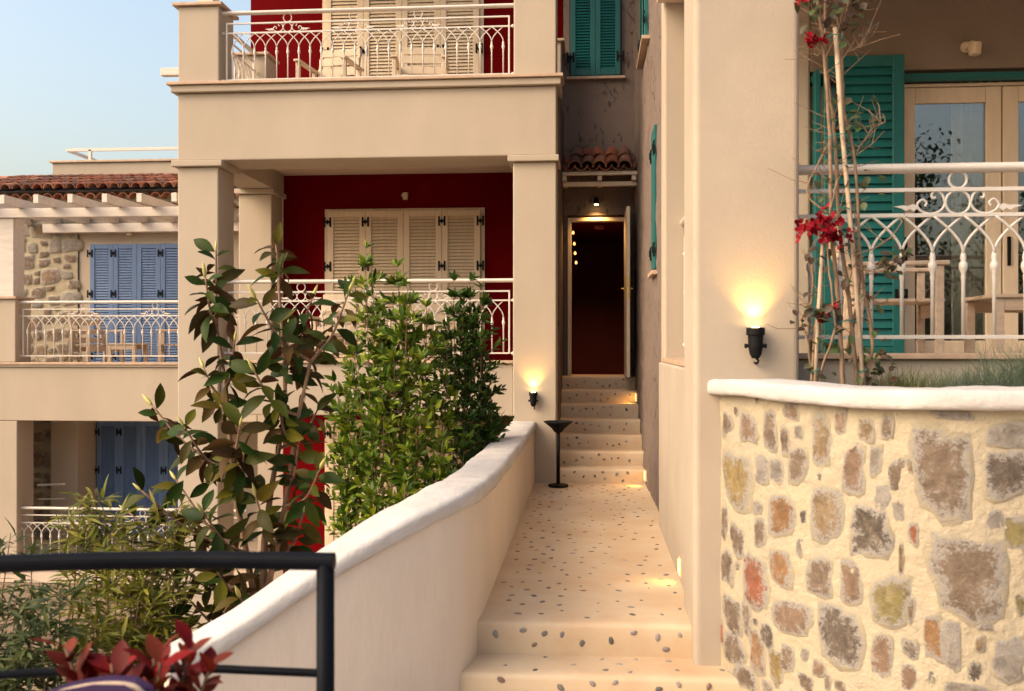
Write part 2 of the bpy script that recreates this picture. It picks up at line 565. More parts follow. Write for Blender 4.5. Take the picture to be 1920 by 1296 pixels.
M_['dark'] = surf('dark_backing', (0.05, 0.045, 0.04), 0.9, 0.1, 5, 0, 30)
M_['slate'] = surf('dark_roof_felt', (0.06, 0.05, 0.05), 0.9, 0.2, 6, 0.5, 40)
M_['glass'] = glass_mat('window_glass')
M_['twine'] = surf('teal_twine', (0.01, 0.16, 0.14), 0.8, 0.1, 30, 0, 30)
M_['flame'] = emit('lamp_glow', (1.0, 0.72, 0.30), 14.0)
M_['bulb'] = emit('warm_bulb', (1.0, 0.40, 0.10), 2.0)
M_['steplight'] = emit('step_light_lens', (1.0, 0.62, 0.12), 3.0)


# ------------------------------------------------------------------ shared builders
def railing(parent, M, L, H, sp, orn, scale=1.0, ends=(True, True), r=0.008):
    """wrought-iron balcony railing along local +x; H = heights of (bottom bar, third bar, second bar, handrail)"""
    zb, z3, z2, zt = H
    mb = MB()
    x0, x1 = 0.05, L - 0.05
    bw = 0.016 * scale
    mb.box(x0, x1, -bw / 2, bw / 2, zb - bw / 2, zb + bw / 2)
    mb.box(x0, x1, -bw / 2, bw / 2, z3 - bw / 2, z3 + bw / 2)
    mb.box(x0 + .001, x1 - .001, -bw / 2 - .001, bw / 2 + .001, z2 - bw / 2, z2 + bw / 2)
    for x in (x0, x1):
        mb.box(x - bw / 2, x + bw / 2, -bw / 2 - .002, bw / 2 + .002, zb, z2 + bw / 2 + .001)
    for xa, xb in ((0, x0), (x1, L)):
        for z in (zb, z3):
            mb.tube([(xa, 0, z), (xb, 0, z)], .007 * scale, 6)
            c = xa + .012 if xa == 0 else xb - .012
            mb.lathe([(.004, -.016), (.015, -.01), (.019, 0), (.015, .01), (.004, .016)], (c, 0, z), 8, M=Matrix.Rotation(R(90), 3, 'Y'))
    rl = mb.build('railing', M_['iron_white'], parent, M=M, bevel=.002)
    hr = MB()
    hr.grid(2, 13, lambda u, v: (u * L, .032 * scale * math.cos(v * 2 * math.pi), zt + .021 * scale * math.sin(v * 2 * math.pi)))
    hr.build('handrail', M_['iron_white'], rl, M=M, smooth=True)
    n = int((x1 - x0) / sp)
    s = (x1 - x0) / n
    zk = zb + (z3 - zb) * .58
    ms = []
    for sides in ((-1, 1), (1,), (-1,)):
        b = MB()
        prof = [(r, zb), (r, zk - .06 * scale), (r * 1.3, zk - .045 * scale), (r * 1.1, zk - .03 * scale), (r * 2.1, zk - .012 * scale), (r * 2.3, zk), (r * 2.1, zk + .012 * scale), (r * 1.2, zk + .022 * scale), (r * 1.6, zk + .035 * scale), (r * .9, zk + .06 * scale)]
        b.lathe(prof, n=8)
        for sg in sides:
            P = [Vector((0, zk + .05 * scale)), Vector((.02 * s, zk + (z3 - zk) * .5)), Vector((.42 * s, zk + (z3 - zk) * .72)), Vector((s * .98, z3 - .004))]
            pts = []
            for i in range(11):
                t = i / 10
                q = P[0] * (1 - t) ** 3 + P[1] * 3 * t * (1 - t) ** 2 + P[2] * 3 * t * t * (1 - t) + P[3] * t ** 3
                pts.append((sg * q.x, sg * .004, q.y))
            b.tube(pts, r * .75, 6)
        ms.append(b.mesh('baluster', M_['iron_white'], smooth=True))
    for i in range(n):
        x = x0 + (i + .5) * s
        k = 0
        if i == 0: k = 1
        if i == n - 1: k = 2
        inst('baluster', ms[k], M @ Matrix.Translation((x, 0, 0)), rl)
    # scroll ornament
    o = MB()
    g = z2 - z3
    rr = g * .5 - .004
    def ring(cx, cz, rad):
        o.tube([(cx + rad * math.cos(a * math.pi / 10), 0, cz + rad * math.sin(a * math.pi / 10)) for a in range(21)], r * .7, 6)
    ring(0, z3 + rr + .004, rr)
    ring(0, z2 + (zt - z2) * .46, (zt - z2) * .40)
    for sg in (-1, 1):
        def spiral(cx, cz, r0, a0, turns, hand):
            pts = []
            for i in range(19):
                t = i / 18
                a = a0 + hand * t * turns * 2 * math.pi
                q = r0 * (1 - .72 * t)
                pts.append((sg * (cx + q * math.cos(a)), 0, cz + q * math.sin(a)))
            return pts
        # big S from lower curl up to the ring and out
        o.tube(catmull([(sg * rr * .95, 0, z3 + g * .55), (sg * rr * 1.35, 0, z3 + g * .2), (sg * rr * 2.2, 0, z3 + g * .06), (sg * rr * 3.0, 0, z3 + g * .18), (sg * rr * 3.3, 0, z3 + g * .42), (sg * rr * 2.9, 0, z3 + g * .62), (sg * rr * 2.55, 0, z3 + g * .5), (sg * rr * 2.65, 0, z3 + g * .36)], 4), r * .65, 6)
        o.tube(catmull([(sg * rr * 1.0, 0, z3 + g * .4), (sg * rr * 1.25, 0, z3 + g * .8), (sg * rr * 1.75, 0, z3 + g * .95), (sg * rr * 2.1, 0, z3 + g * .85), (sg * rr * 2.05, 0, z3 + g * .68), (sg * rr * 1.8, 0, z3 + g * .7)], 4), r * .65, 6)
        lf = [(3.2, .30), (3.6, .45), (4.1, .38), (4.5, .40), (5.2, .36), (4.6, .28), (4.2, .18), (3.9, .26), (3.6, .16)]
        vs = [(sg * rr * a, -.004, z3 + g * b_) for a, b_ in lf] + [(sg * rr * a, .004, z3 + g * b_) for a, b_ in lf]
        nn = len(lf)
        o.add(vs, [tuple(range(nn)), tuple(range(2 * nn - 1, nn - 1, -1))] + [(i, (i + 1) % nn, (i + 1) % nn + nn, i + nn) for i in range(nn)])
    om = o.mesh('scroll_ornament', M_['iron_white'], smooth=False)
    for x in orn:
        inst('scroll_ornament', om, M @ Matrix.Translation((x, 0, 0)), rl)
    return rl


def hinge_mesh():
    b = MB()
    for s in (-1, 1):
        b.box(s * .035 - .011, s * .035 + .011, -.008, 0, -.055, .055)
        b.lathe([(.013, -.009), (.013, 0)], (s * .035, -.004, .05), 8, M=Matrix.Rotation(R(90), 3, 'X'))
        b.lathe([(.013, -.009), (.013, 0)], (s * .035, -.004, -.05), 8, M=Matrix.Rotation(R(90), 3, 'X'))
    b.box(-.035, .035, -.0095, -.002, -.014, .014)
    b.tube([(0, -.009, -.03), (0, -.009, .03)], .009, 6)
    return b.mesh('hinge', M_['iron_black'])


HINGE = hinge_mesh()


def shutter(parent, M, w, h, mat, pitch=.042, each=False, hinges=(), stile=.075, mid=False):
    """louvred shutter leaf: local x 0..w, z 0..h, front towards local -y"""
    b = MB()
    t = .04
    b.box(0, stile, 0, t, 0, h)
    b.box(w - stile, w, 0, t, 0, h)
    b.box(stile + .0005, w - stile - .0005, .002, t - .002, h - stile, h - .0015)
    b.box(stile + .0005, w - stile - .0005, .002, t - .002, .0015, stile * 1.3)
    zs = [(stile * 1.3, h - stile)]
    if mid:
        b.box(stile + .0005, w - stile - .0005, .002, t - .002, h * .5 - stile / 2, h * .5 + stile / 2)
        zs = [(stile * 1.3, h * .5 - stile / 2), (h * .5 + stile / 2, h - stile)]
    sh = b.build('shutter', mat, parent, M=M, bevel=.003, seg=1)
    bk = MB().box(stile, w - stile, t - .008, t - .003, stile * 1.2, h - stile * .9)
    bk.build('shutter_backing', M_['dark'] if not each else mat, sh, M=M)
    allb = MB()
    for za, zb in zs:
        n = max(2, int((zb - za) / pitch))
        p = (zb - za) / n
        def slat(z):
            vs = []
            for x in (stile, w - stile):
                for y, dz in ((.004, -p * .42), (.008, -p * .46), (.030, p * .46), (.026, p * .50)):
                    vs.append((x, y, z + dz))
            return vs, [(0, 4, 5, 1), (1, 5, 6, 2), (2, 6, 7, 3), (3, 7, 4, 0), (0, 1, 2, 3), (7, 6, 5, 4)]
        if each:
            q = MB().add(*slat(0))
            me = q.mesh('slat', mat)
            for i in range(n):
                inst('slat', me, M @ Matrix.Translation((0, 0, za + (i + .5) * p)), sh)
        else:
            for i in range(n):
                allb.add(*slat(za + (i + .5) * p))
    if not each:
        tag(allb.build('slats', mat, sh, M=M), kind='stuff')
    for x, z in hinges:
        inst('hinge', HINGE, M @ Matrix.Translation((x, -.002, z)), sh)
    return sh


def T(x, y, z, rz=0.0):
    return Matrix.Translation((x, y, z)) @ Matrix.Rotation(rz, 4, 'Z')


def shutter_set(parent, x0, x1, y, z0, z1, n, mat, rowz):
    w = (x1 - x0) / n
    for i in range(n):
        hs = []
        for z in rowz:
            if i % 2 == 1: hs.append((0, z))
            if i == 0: hs.append((0.0, z))
            if i == n - 1: hs.append((w, z))
        shutter(parent, T(x0 + i * w, y, z0), w - .003, z1 - z0, mat, hinges=hs)


def spot(name, loc, target, energy, size, blend, col, parent=None, rad=.02):
    l = bpy.data.lights.new(name, 'SPOT')
    l.energy = energy
    l.spot_size = R(size)
    l.spot_blend = blend
    l.color = col
    l.shadow_soft_size = rad
    o = bpy.data.objects.new(name, l)
    COL.objects.link(o)
    off = W[parent.name] if parent else Vector((0, 0, 0))
    o.location = Vector(loc) - off
    o.rotation_euler = (Vector(target) - Vector(loc)).to_track_quat('-Z', 'Y').to_euler()
    if parent: o.parent = parent
    return o


def vnoise(p, s):
    return noise.noise(Vector(p) * s)


# ------------------------------------------------------------------ ground and path
g = MB().box(-600, 600, -600, 900, -3.0, -1.95)
tag(g.build('ground', M_['ground']), kind='structure')
g = MB().box(-6, 8, -6, 2.62, -1.94, -.334).box(-1.15, 8, 2.6205, 3.9, -1.94, -.334).box(-.60, 8, 3.9005, 4.6, -1.94, -.334)
tag(g.build('terrace_floor', M_['paving'], bevel=.01), kind='structure')


def wavy_block(x0, x1, y0, y1, z0, z1, amp=.004, n=26):
    """a plaster step: rounded uneven nosing"""
    b = MB()
    prof = [(y0, z0), (y0 - .002, z0 + (z1 - z0) * .5), (y0, z1 - .028), (y0 + .006, z1 - .010), (y0 + .022, z1 - .002), (y0 + .06, z1), ((y0 + y1) / 2, z1), (y1, z1)]
    def fn(u, v):
        k = v * (len(prof) - 1)
        y, z = prof[int(round(k))]
        x = x0 + (x1 - x0) * u
        e = vnoise((x, y, z), 5.0) * amp
        return (x, y + e, z + (e * .6 if z > z0 + .01 else 0))
    b.grid(n, len(prof), fn)
    return b


pb = MB()
pb_prof = None
path = tag(wavy_block(-.62, .66, 4.82, 9.9, -.17, 0.0, .005, 34).build('path', M_['screed'], smooth=True), kind='structure')
step = tag(wavy_block(-.66, .78, 4.53, 4.85, -.34, -.163, .005, 34).build('path_step', M_['screed'], smooth=True), kind='structure')


def pebble_mesh(sd):
    rnd = random.Random(sd)
    b = MB()
    n = 12
    ph = [rnd.uniform(.82, 1.12) for _ in range(n)]
    rings = [(1.0, -.25), (.96, .10), (.72, .32), (.35, .42)]
    vs, fs = [], []
    for q, z in rings:
        for k in range(n):
            a = 2 * math.pi * k / n
            s = q * (ph[k] * .6 + ph[(k + 1) % n] * .4)
            vs.append((s * math.cos(a), s * math.sin(a) * .68, z))
    vs.append((0, 0, .45))
    for i in range(3):
        for k in range(n):
            fs.append((i * n + k, i * n + (k + 1) % n, (i + 1) * n + (k + 1) % n, (i + 1) * n + k))
    for k in range(n):
        fs.append((3 * n + k, 3 * n + (k + 1) % n, 4 * n))
    return b.add(vs, fs).mesh('pebble', M_['pebble'], smooth=True)


PEB = [pebble_mesh(i) for i in range(8)]


def pebbles(parent, n, region, mode, rmin, rmax, mind, z=None, y=None):
    """scatter inlaid pebbles on a tread ('top') or a riser ('front')"""
    x0, x1, a0, a1 = region
    pts, tries = [], 0
    while len(pts) < n and tries < 9000:
        tries += 1
        p = (random.uniform(x0, x1), random.uniform(a0, a1))
        if all((p[0] - q[0]) ** 2 + (p[1] - q[1]) ** 2 > mind * mind for q in pts):
            pts.append(p)
    for p in pts:
        s = random.uniform(rmin, rmax)
        S = Matrix.Diagonal((s, s, .010, 1))
        a = random.uniform(0, 6.28)
        if mode == 'top':
            Mx = Matrix.Translation((p[0], p[1], z)) @ Matrix.Rotation(a, 4, 'Z') @ S
        else:
            Mx = Matrix.Translation((p[0], y, p[1])) @ Matrix.Rotation(R(90), 4, 'X') @ Matrix.Rotation(a, 4, 'Z') @ S
        inst('pebble', random.choice(PEB), Mx, parent)


pebbles(path, 190, (-.50, .50, 4.9, 9.6), 'top', .012, .025, .10, z=.0)
pebbles(path, 11, (-.48, .46, -.125, -.035), 'front', .015, .023, .07, y=4.818)
pebbles(step, 13, (-.5, .64, 4.57, 4.8), 'top', .012, .019, .1, z=-.163)
pebbles(step, 15, (-.5, .60, -.31, -.19), 'front', .015, .023, .09, y=4.528)

# stairs up to the door
stairs = tag(thing('stairs', None, None, (.1, 9.72, 0)), kind='structure')
RISE, TREAD = .1465, .27
for i in range(7):
    y0 = 9.72 + TREAD * i
    s = wavy_block(-.33, .60, y0, y0 + (TREAD + .05 if i < 6 else .42), RISE * i - .02, RISE * (i + 1), .004, 20).build('step', M_['screed'], stairs, smooth=True)
    pebbles(s, 9, (-.27, .47, RISE * i + .025, RISE * (i + 1) - .03), 'front', .013, .021, .065, y=y0 - .002)

# ------------------------------------------------------------------ garden wall left of the path
def plan(P, n=12):
    return catmull([(x, y, 0) for x, y in P], n)


GW = [(-.535, 9.695), (-.535, 8.8), (-.535, 8), (-.535, 7), (-.535, 6), (-.535, 5.3), (-.540, 4.9), (-.60, 4.52), (-.82, 4.22), (-1.12, 3.98), (-1.42, 3.78), (-1.64, 3.65)]
GZ = [.545, .54, .544, .553, .565, .587, .608, .606, .53, .372, .18, .065]
GD = catmull([(x, y, z) for (x, y), z in zip(GW, GZ)], 10)
garden_wall = thing('garden_wall', 'white limewashed garden wall with wavy rounded coping left of the pebbled path', 'wall', (-.7, 6, -1.95))
NG = len(GD)


def gw_at(i):
    p = GD[i]
    d = GD[min(i + 1, NG - 1)] - GD[max(i - 1, 0)]
    d.z = 0
    d.normalize()
    nrm = Vector((d.y, -d.x, 0))          # away from the path
    return p, nrm


b = MB()
def body(side):
    def fn(u, v):
        i = int(round(u * (NG - 1)))
        p, nr = gw_at(i)
        w = .018 + .004 * vnoise((p.x, p.y, v * 2), 3) if side == 0 else .22
        q = p + nr * w
        z = -1.95 + (p.z + .03 + 1.95) * v
        return (q.x, q.y, z)
    return fn
b.grid(NG, 24, body(0), flip=True)
b.grid(NG, 4, body(1))
p0, n0 = gw_at(NG - 1)
e = [p0 + n0 * .035, p0 + n0 * .22]
b.add([(e[0].x, e[0].y, -1.95), (e[1].x, e[1].y, -1.95), (e[1].x, e[1].y, p0.z + .03), (e[0].x, e[0].y, p0.z + .03)], [(0, 1, 2, 3)])
b.build('wall_face', M_['wallwhite'], garden_wall, smooth=True)
b = MB()
CP = [(.03, .0), (.006, .0), (.0, .008), (-.002, .03), (-.001, .058), (.008, .073), (.025, .079), (.09, .082), (.16, .081), (.225, .078), (.243, .07), (.25, .05), (.25, .02), (.245, 0), (.2, -.004)]
def cop(u, v):
    i = int(round(u * (NG - 1)))
    p, nr = gw_at(i)
    k = int(round(v * len(CP))) % len(CP)
    o, z = CP[k]
    wsc = 1.04 - .14 * max(0, u - .55) / .45
    e = .007 * vnoise((p.x * 1.0, p.y, k * .3), 2.2) + .004 * vnoise((p.x, p.y, k * .5), 9)
    q = p + nr * (o * wsc + e)
    return (q.x, q.y, p.z + z + e * .9)
b.grid(NG, len(CP) + 1, cop, flip=True)
k0 = [cop(1, k / len(CP)) for k in range(len(CP))]
b.add(k0, [tuple(range(len(CP)))])
b.build('coping', M_['white'], garden_wall, smooth=True)

# ------------------------------------------------------------------ red house
RH = thing('red_house', 'cream three-storey house with deep red balcony walls left of the stairs', 'house', (-2.3, 11, -1.95))
pl = M_['plaster']
F = 9.7
b = MB().box(-4.28, -3.845, F, F + .45, -1.95, 3.247)
b.build('column', pl, RH, bevel=.012)
b = MB().box(-.771, -.333, F, F + .45, -1.95, 3.247)
b.build('column', pl, RH, bevel=.012)
MB().box(-4.33, -3.79, F - .05, F + .5, 3.25, 3.312).build('capital', pl, RH, bevel=.008)
MB().box(-.822, -.305, F - .05, F + .5, 3.25, 3.312).build('capital', pl, RH, bevel=.008)
MB().box(-4.30, -3.885, 11.5, 11.94, .9, 3.247).build('column', pl, RH, bevel=.012)
MB().box(-4.34, -3.84, 11.45, 11.945, 3.25, 3.312).build('capital', pl, RH, bevel=.008)
# upper parapet with cornice
MB().box(-4.28, -.333, F, F + .55, 3.315, 4.015).build('balcony_beam', pl, RH, bevel=.012)
MB().box(-4.28, -3.87, F + .552, 11.94, 3.315, 4.015).build('side_beam', pl, RH, bevel=.012)
MB().box(-4.335, -.285, F - .055, F + .56, 4.018, 4.088).build('cornice', pl, RH, bevel=.01)
MB().box(-4.37, -.262, F - .085, F + .30, 4.09, 4.122).build('ledge', M_['marble'], RH, bevel=.005)
MB().box(-4.28, -3.842, F + .01, F + .43, 4.125, 4.925).build('pier', pl, RH, bevel=.012)
MB().box(-4.33, -3.80, F - .03, F + .48, 4.928, 4.962).build('pier_cap', M_['marble'], RH, bevel=.005)
MB().box(-4.12, -3.95, F + .12, F + .3, 4.965, 6.9).build('pergola_post', M_['white_wood'], RH, bevel=.005)
MB().box(-.765, -.335, F + .01, F + .43, 4.125, 6.95).build('column', pl, RH, bevel=.012)
MB().box(-4.25, -3.85, 11.2, 11.55, 4.02, 4.86).build('pier', pl, RH, bevel=.012)
MB().box(-4.29, -3.81, 11.16, 11.59, 4.862, 4.892).build('pier_cap', M_['marble'], RH, bevel=.005)
MB().box(-.56, -.325, 11.1, 11.93, 4.202, 4.90).build('pier', pl, RH, bevel=.012)
MB().box(-.60, -.285, 11.06, 11.94, 4.902, 4.932).build('pier_cap', M_['marble'], RH, bevel=.005)
# floors and ceilings
MB().box(-3.866, -.333, F + .552, 11.94, 3.55, 4.0).build('floor_slab', M_['ceiling'], RH)
MB().box(-3.84, -.775, F + .10, 11.94, .90, 1.10).build('floor_slab', M_['ceiling'], RH)
MB().box(-4.5, -.3, F - .1, 18, 6.96, 7.3).build('roof_slab', M_['ceiling'], RH)
MB().box(-4.3, -.34, F + .46, 11.94, -1.94, -1.66).build('floor_slab', M_['paving'], RH)
# middle parapet
MB().box(-3.843, -.773, F + .05, F + .25, .668, 1.205).build('parapet', pl, RH, bevel=.01)
MB().box(-3.842, -.774, F + .02, F + .30, 1.207, 1.236).build('ledge', M_['marble'], RH, bevel=.005)
# red back walls, house body
MB().box(-3.888, -.335, 11.95, 12.2, -1.94, 3.56).build('red_wall', M_['red'], RH)
MB().box(-4.31, -.295, 11.951, 12.2, 3.98, 6.955).build('red_wall', M_['red'], RH)
MB().box(-4.31, -.34, 12.21, 18, -1.94, 6.95).build('house_body', pl, RH)
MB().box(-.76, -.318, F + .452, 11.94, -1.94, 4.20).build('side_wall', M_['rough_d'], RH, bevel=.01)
# shutters
for z0, z1, xa, xb in ((1.02, 3.085, -3.29, -1.352), (3.93, 6.1, -3.32, -1.366), (-1.62, .42, -3.29, -1.352)):
    MB().box(xa - .05, xb + .05, 11.925, 11.949, z0 - .01, z1 + .03).build('door_frame', M_['cream_wood'], RH, bevel=.004)
    shutter_set(RH, xa, xb, 11.88, z0, z1, 4, M_['cream_wood'], (.14, z1 - z0 - .70, z1 - z0 - .14) if z0 < 3 else (.14, 1.16, 2.0))
railing(RH, T(-3.843, F + .16, 1.236), 3.07, (.075, .62, .715, .825), .118, (.83, 1.53, 2.23), r=.007)
railing(RH, T(-3.84, F + .10, 4.122), 3.07, (.05, .54, .64, .75), .118, (.70, 1.40, 2.08), r=.007)
railing(RH, T(-3.98, F + .46, 4.122, R(90)), 1.02, (.05, .54, .64, .75), .118, (), r=.007)


def down_lamp(parent, x, y, z, s=1.0):
    b = MB()
    b.lathe([(.03 * s, 0), (.032 * s, .01), (.036 * s, .075), (.036 * s, .085), (.012 * s, .09)], (x, y - .055 * s, z - .05 * s), 14)
    b.tube([(x - .03 * s, y - .02, z + .01), (x - .03 * s, y, z + .01)], .03 * s, 10)
    b.bar((x - .03 * s, y - .012, z + .01), (x, y - .05 * s, z + .02), .03 * s, .03 * s)
    return b.build('wall_lamp', M_['cream_wood'], parent, smooth=False)


MB().box(-4.56, -4.285, F + .2, F + .28, 4.27, 4.35).build('rafter_tail', M_['white_wood'], RH, bevel=.006)
down_lamp(RH, -2.30, 11.95, 3.27, 1.0)

# ------------------------------------------------------------------ teal house (entrance and right side)
TH = thing('teal_house', 'taupe house with teal shutters, tall cream column and open entrance door', 'house', (1.6, 8, -1.95))
# entrance bay
Y0 = 11.6
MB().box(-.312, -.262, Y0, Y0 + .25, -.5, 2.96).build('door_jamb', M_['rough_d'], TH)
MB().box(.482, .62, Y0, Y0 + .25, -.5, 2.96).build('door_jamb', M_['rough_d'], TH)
MB().box(-.312, .62, Y0 + .001, Y0 + .25, 2.962, 6.4).build('entrance_wall', M_['rough'], TH)
b = MB().box(-.26, -.215, Y0 - .02, Y0 + .1, 1.03, 2.93).box(.435, .48, Y0 - .02, Y0 + .1, 1.03, 2.93).box(-.2145, .4345, Y0 - .019, Y0 + .1, 2.885, 2.929)
b.build('door_frame', M_['cream_wood'], TH, bevel=.004)
dl = MB().box(.415, .455, Y0 - .78, Y0 - .03, 1.035, 2.95).build('door_leaf', M_['cream_wood'], TH, bevel=.004)
MB().box(.424, .446, Y0 - .786, Y0 - .779, 1.92, 2.16).build('lock_plate', M_['brass'], dl, bevel=.002)
b = MB()
b.tube([(.415, Y0 - .72, 2.03), (.37, Y0 - .72, 2.03), (.365, Y0 - .62, 2.03)], .009, 8)
b.tube([(.455, Y0 - .72, 2.03), (.50, Y0 - .72, 2.03), (.505, Y0 - .62, 2.03)], .009, 8)
b.build('door_handle', M_['brass'], dl, smooth=True)
# hall behind the door
b = MB()
b.box(-.36, -.30, Y0 + .251, 17, .9, 3.2).box(.62, .68, Y0 + .251, 17, .9, 3.2).box(-.36, .68, 17.001, 17.1, .9, 3.2).box(-.36, .68, Y0 + .251, 17.1, 3.201, 3.3).box(-.36, .68, Y0 + .251, 17.1, .8, .899)
b.build('hall', M_['redroom'], TH)
MB().box(-.33, .60, 11.75, 12.3, .99, 1.02).build('threshold', M_['cream_wood'], TH)
spot('hall_fill', (.15, 14.5, 3.1), (.05, 14.4, 1.0), 60.0, 150, .9, (1, .45, .2), TH, .05)  # fill light added to brighten the dark hall, no visible source
MB().lathe([(.06, 0), (.075, .02), (.075, .05), (.02, .06)], (.15, 14.5, 3.14), 14).build('fill_fixture', M_['cream_wood'], TH)  # made-up fixture, added only to give the fill light a body
# upper window in the entrance bay
MB().box(-.275, .43, Y0 - .07, Y0 + .06, 4.585, 4.618).build('window_sill', M_['marble'], TH, bevel=.004)
MB().box(-.24, .39, Y0 - .012, Y0 + .0005, 4.62, 6.3).build('window_frame', M_['dark'], TH)
for i in range(2):
    shutter(TH, T(-.224 + .299 * i, Y0 - .055, 4.63), .296, 1.6, M_['teal_wood'], pitch=.034, hinges=((0.0 if i == 0 else .296, .22), (0.0 if i == 0 else .296, 1.3)), stile=.06)
# tiled canopy over the door
cano = MB()
cano.box(-.305, .545, 11.14, 11.20, 3.235, 3.285)
for x in (-.285, .12, .51):
    cano.box(x - .025, x + .025, 11.07, Y0 - .002, 3.287, 3.345)
cano.box(-.31, .55, 11.05, 11.10, 3.347, 3.372)
cano.build('canopy_frame', M_['cream_wood'], TH, bevel=.004)


def tile_mesh(L, r0, r1, up=True, t=.014):
    b = MB()
    n = 9
    def fn(u, v):
        a = math.pi * u
        r = r0 + (r1 - r0) * v
        return (r * math.cos(a), L * v, (r * math.sin(a)) * (1 if up else -1))
    def fi(u, v):
        a = math.pi * u
        r = r0 + (r1 - r0) * v - t
        return (r * math.cos(a), L * v, (r * math.sin(a)) * (1 if up else -1))
    b.grid(n, 3, fn, flip=up)
    b.grid(n, 3, fi, flip=not up)
    for v in (0, 1):
        vs = [fn(i / (n - 1), v) for i in range(n)] + [fi(i / (n - 1), v) for i in range(n)]
        b.add(vs, [(i, i + 1, i + 1 + n, i + n) for i in range(n - 1)])
    return b.mesh('roof_tile', M_['tile'], smooth=False)


TC = tile_mesh(.40, .085, .07)
TP = tile_mesh(.40, .075, .085, up=False)
TGEN = tile_mesh(.30, .088, .088)
slope = Matrix.Rotation(R(24), 4, 'X')
cb = MB().box(-.31, .55, 0, .58, 0, .01)
roof = cb.build('canopy_roof', M_['cream_wood'], TH, M=Matrix.Translation((0, 11.06, 3.375)) @ slope)
for i in range(6):
    for row in range(2):
        inst('roof_tile', TP, Matrix.Translation((-.235 + i * .14, 11.02, 3.46)) @ slope @ Matrix.Translation((0, row * .30, row * .012)) @ Matrix.Rotation(R(random.uniform(-3, 3)), 4, 'Z'), roof)
for i in range(5):
    for row in range(2):
        inst('roof_tile', TC, Matrix.Translation((-.165 + i * .14 + random.uniform(-.008, .008), 11.0, 3.425)) @ slope @ Matrix.Translation((0, row * .30, row * .014)) @ Matrix.Rotation(R(random.uniform(-4, 4)), 4, 'Z'), roof)

# rough wall along the path
b = MB()
RW = [(.585, 7.78), (.57, 8.8), (.55, 10.2), (.535, 11.62)]
def rwf(u, v):
    y = 7.78 + (11.62 - 7.78) * u
    x = .585 - .05 * u
    z = -.5 + 6.4 * v
    e = .012 * vnoise((0, y, z), 4) + .008 * vnoise((3, y, z), 13)
    return (x + e, y, z)
b.grid(90, 160, rwf)
b.box(.66, .95, 7.78, 11.62, -.5, 5.9)
b.build('rough_wall', M_['rough'], TH, smooth=True)
# side window shutters on the rough wall
def wall_shutter(y0, y1, z0, z1, x):
    Mw = Matrix.Translation((x, y0, z0)) @ Matrix.Rotation(R(-90), 4, 'Z')
    w = (y1 - y0) / 2
    for i in range(2):
        # local x runs towards -Y, the front looks towards -X
        shutter(TH, Matrix.Translation((x, y1 - i * w, z0)) @ Matrix.Rotation(R(-90), 4, 'Z'), w - .004, z1 - z0, M_['teal_wood'], pitch=.036, stile=.05, hinges=((0 if i == 0 else w, .16), (0 if i == 0 else w, z1 - z0 - .2)))
    MB().box(x - .03, x + .12, y0 - .08, y1 + .05, z0 - .06, z0 - .025).build('window_sill', M_['marble'], TH, bevel=.004)
wall_shutter(8.36, 8.76, 2.06, 3.30, .558)
wall_shutter(9.25, 10.15, 4.36, 5.7, .525)
# front corner, terrace parapet, column
pr = M_['plaster_r']
MB().box(.575, 1.685, 7.5, 7.775, -.5, 5.9).build('terrace_wall', pl, TH, bevel=.02)
MB().box(.536, .80, 5.215, 7.498, -.5, 1.262).build('terrace_parapet', pr, TH, bevel=.012)
MB().box(.552, .83, 5.216, 7.497, 1.265, 1.295).build('ledge', M_['marble'], TH, bevel=.005)
MB().box(.505, 1.012, 4.72, 5.21, -.5, 4.03).build('column', pr, TH, bevel=.03, seg=4)
MB().box(1.686, 5.5, 7.5, 7.775, 3.482, 5.9).build('terrace_wall', M_['shadewall'], TH, bevel=.006)
MB().box(4.1, 6.5, 7.502, 7.777, 1.2, 3.478).build('terrace_wall', M_['shadewall'], TH)
MB().box(.806, 6.5, 5.22, 7.495, 1.0, 1.262).build('terrace_floor', M_['paving'], TH)
MB().box(1.016, 6.5, 4.99, 5.21, .2, 1.318).build('terrace_parapet', pl, TH, bevel=.006)
MB().box(1.015, 6.5, 4.955, 5.25, 1.321, 1.350).build('ledge', M_['marble'], TH, bevel=.005)
MB().box(.52, 6.5, 4.73, 7.49, 4.035, 4.35).build('terrace_ceiling', M_['ceiling'], TH, bevel=.006)
MB().box(6.5, 6.8, 4.72, 7.7, -.5, 7).build('terrace_wall', M_['shadewall'], TH)
railing(TH, T(1.012, 5.06, 1.350), 3.6, (.083, .705, .835, .945), .150, (.86, 1.76, 2.66), scale=1.25, r=.010)
railing(TH, T(.735, 5.21, 1.295, R(90)), 2.29, (.10, .80, .92, 1.04), .150, (.8, 1.5), scale=1.2, r=.010)
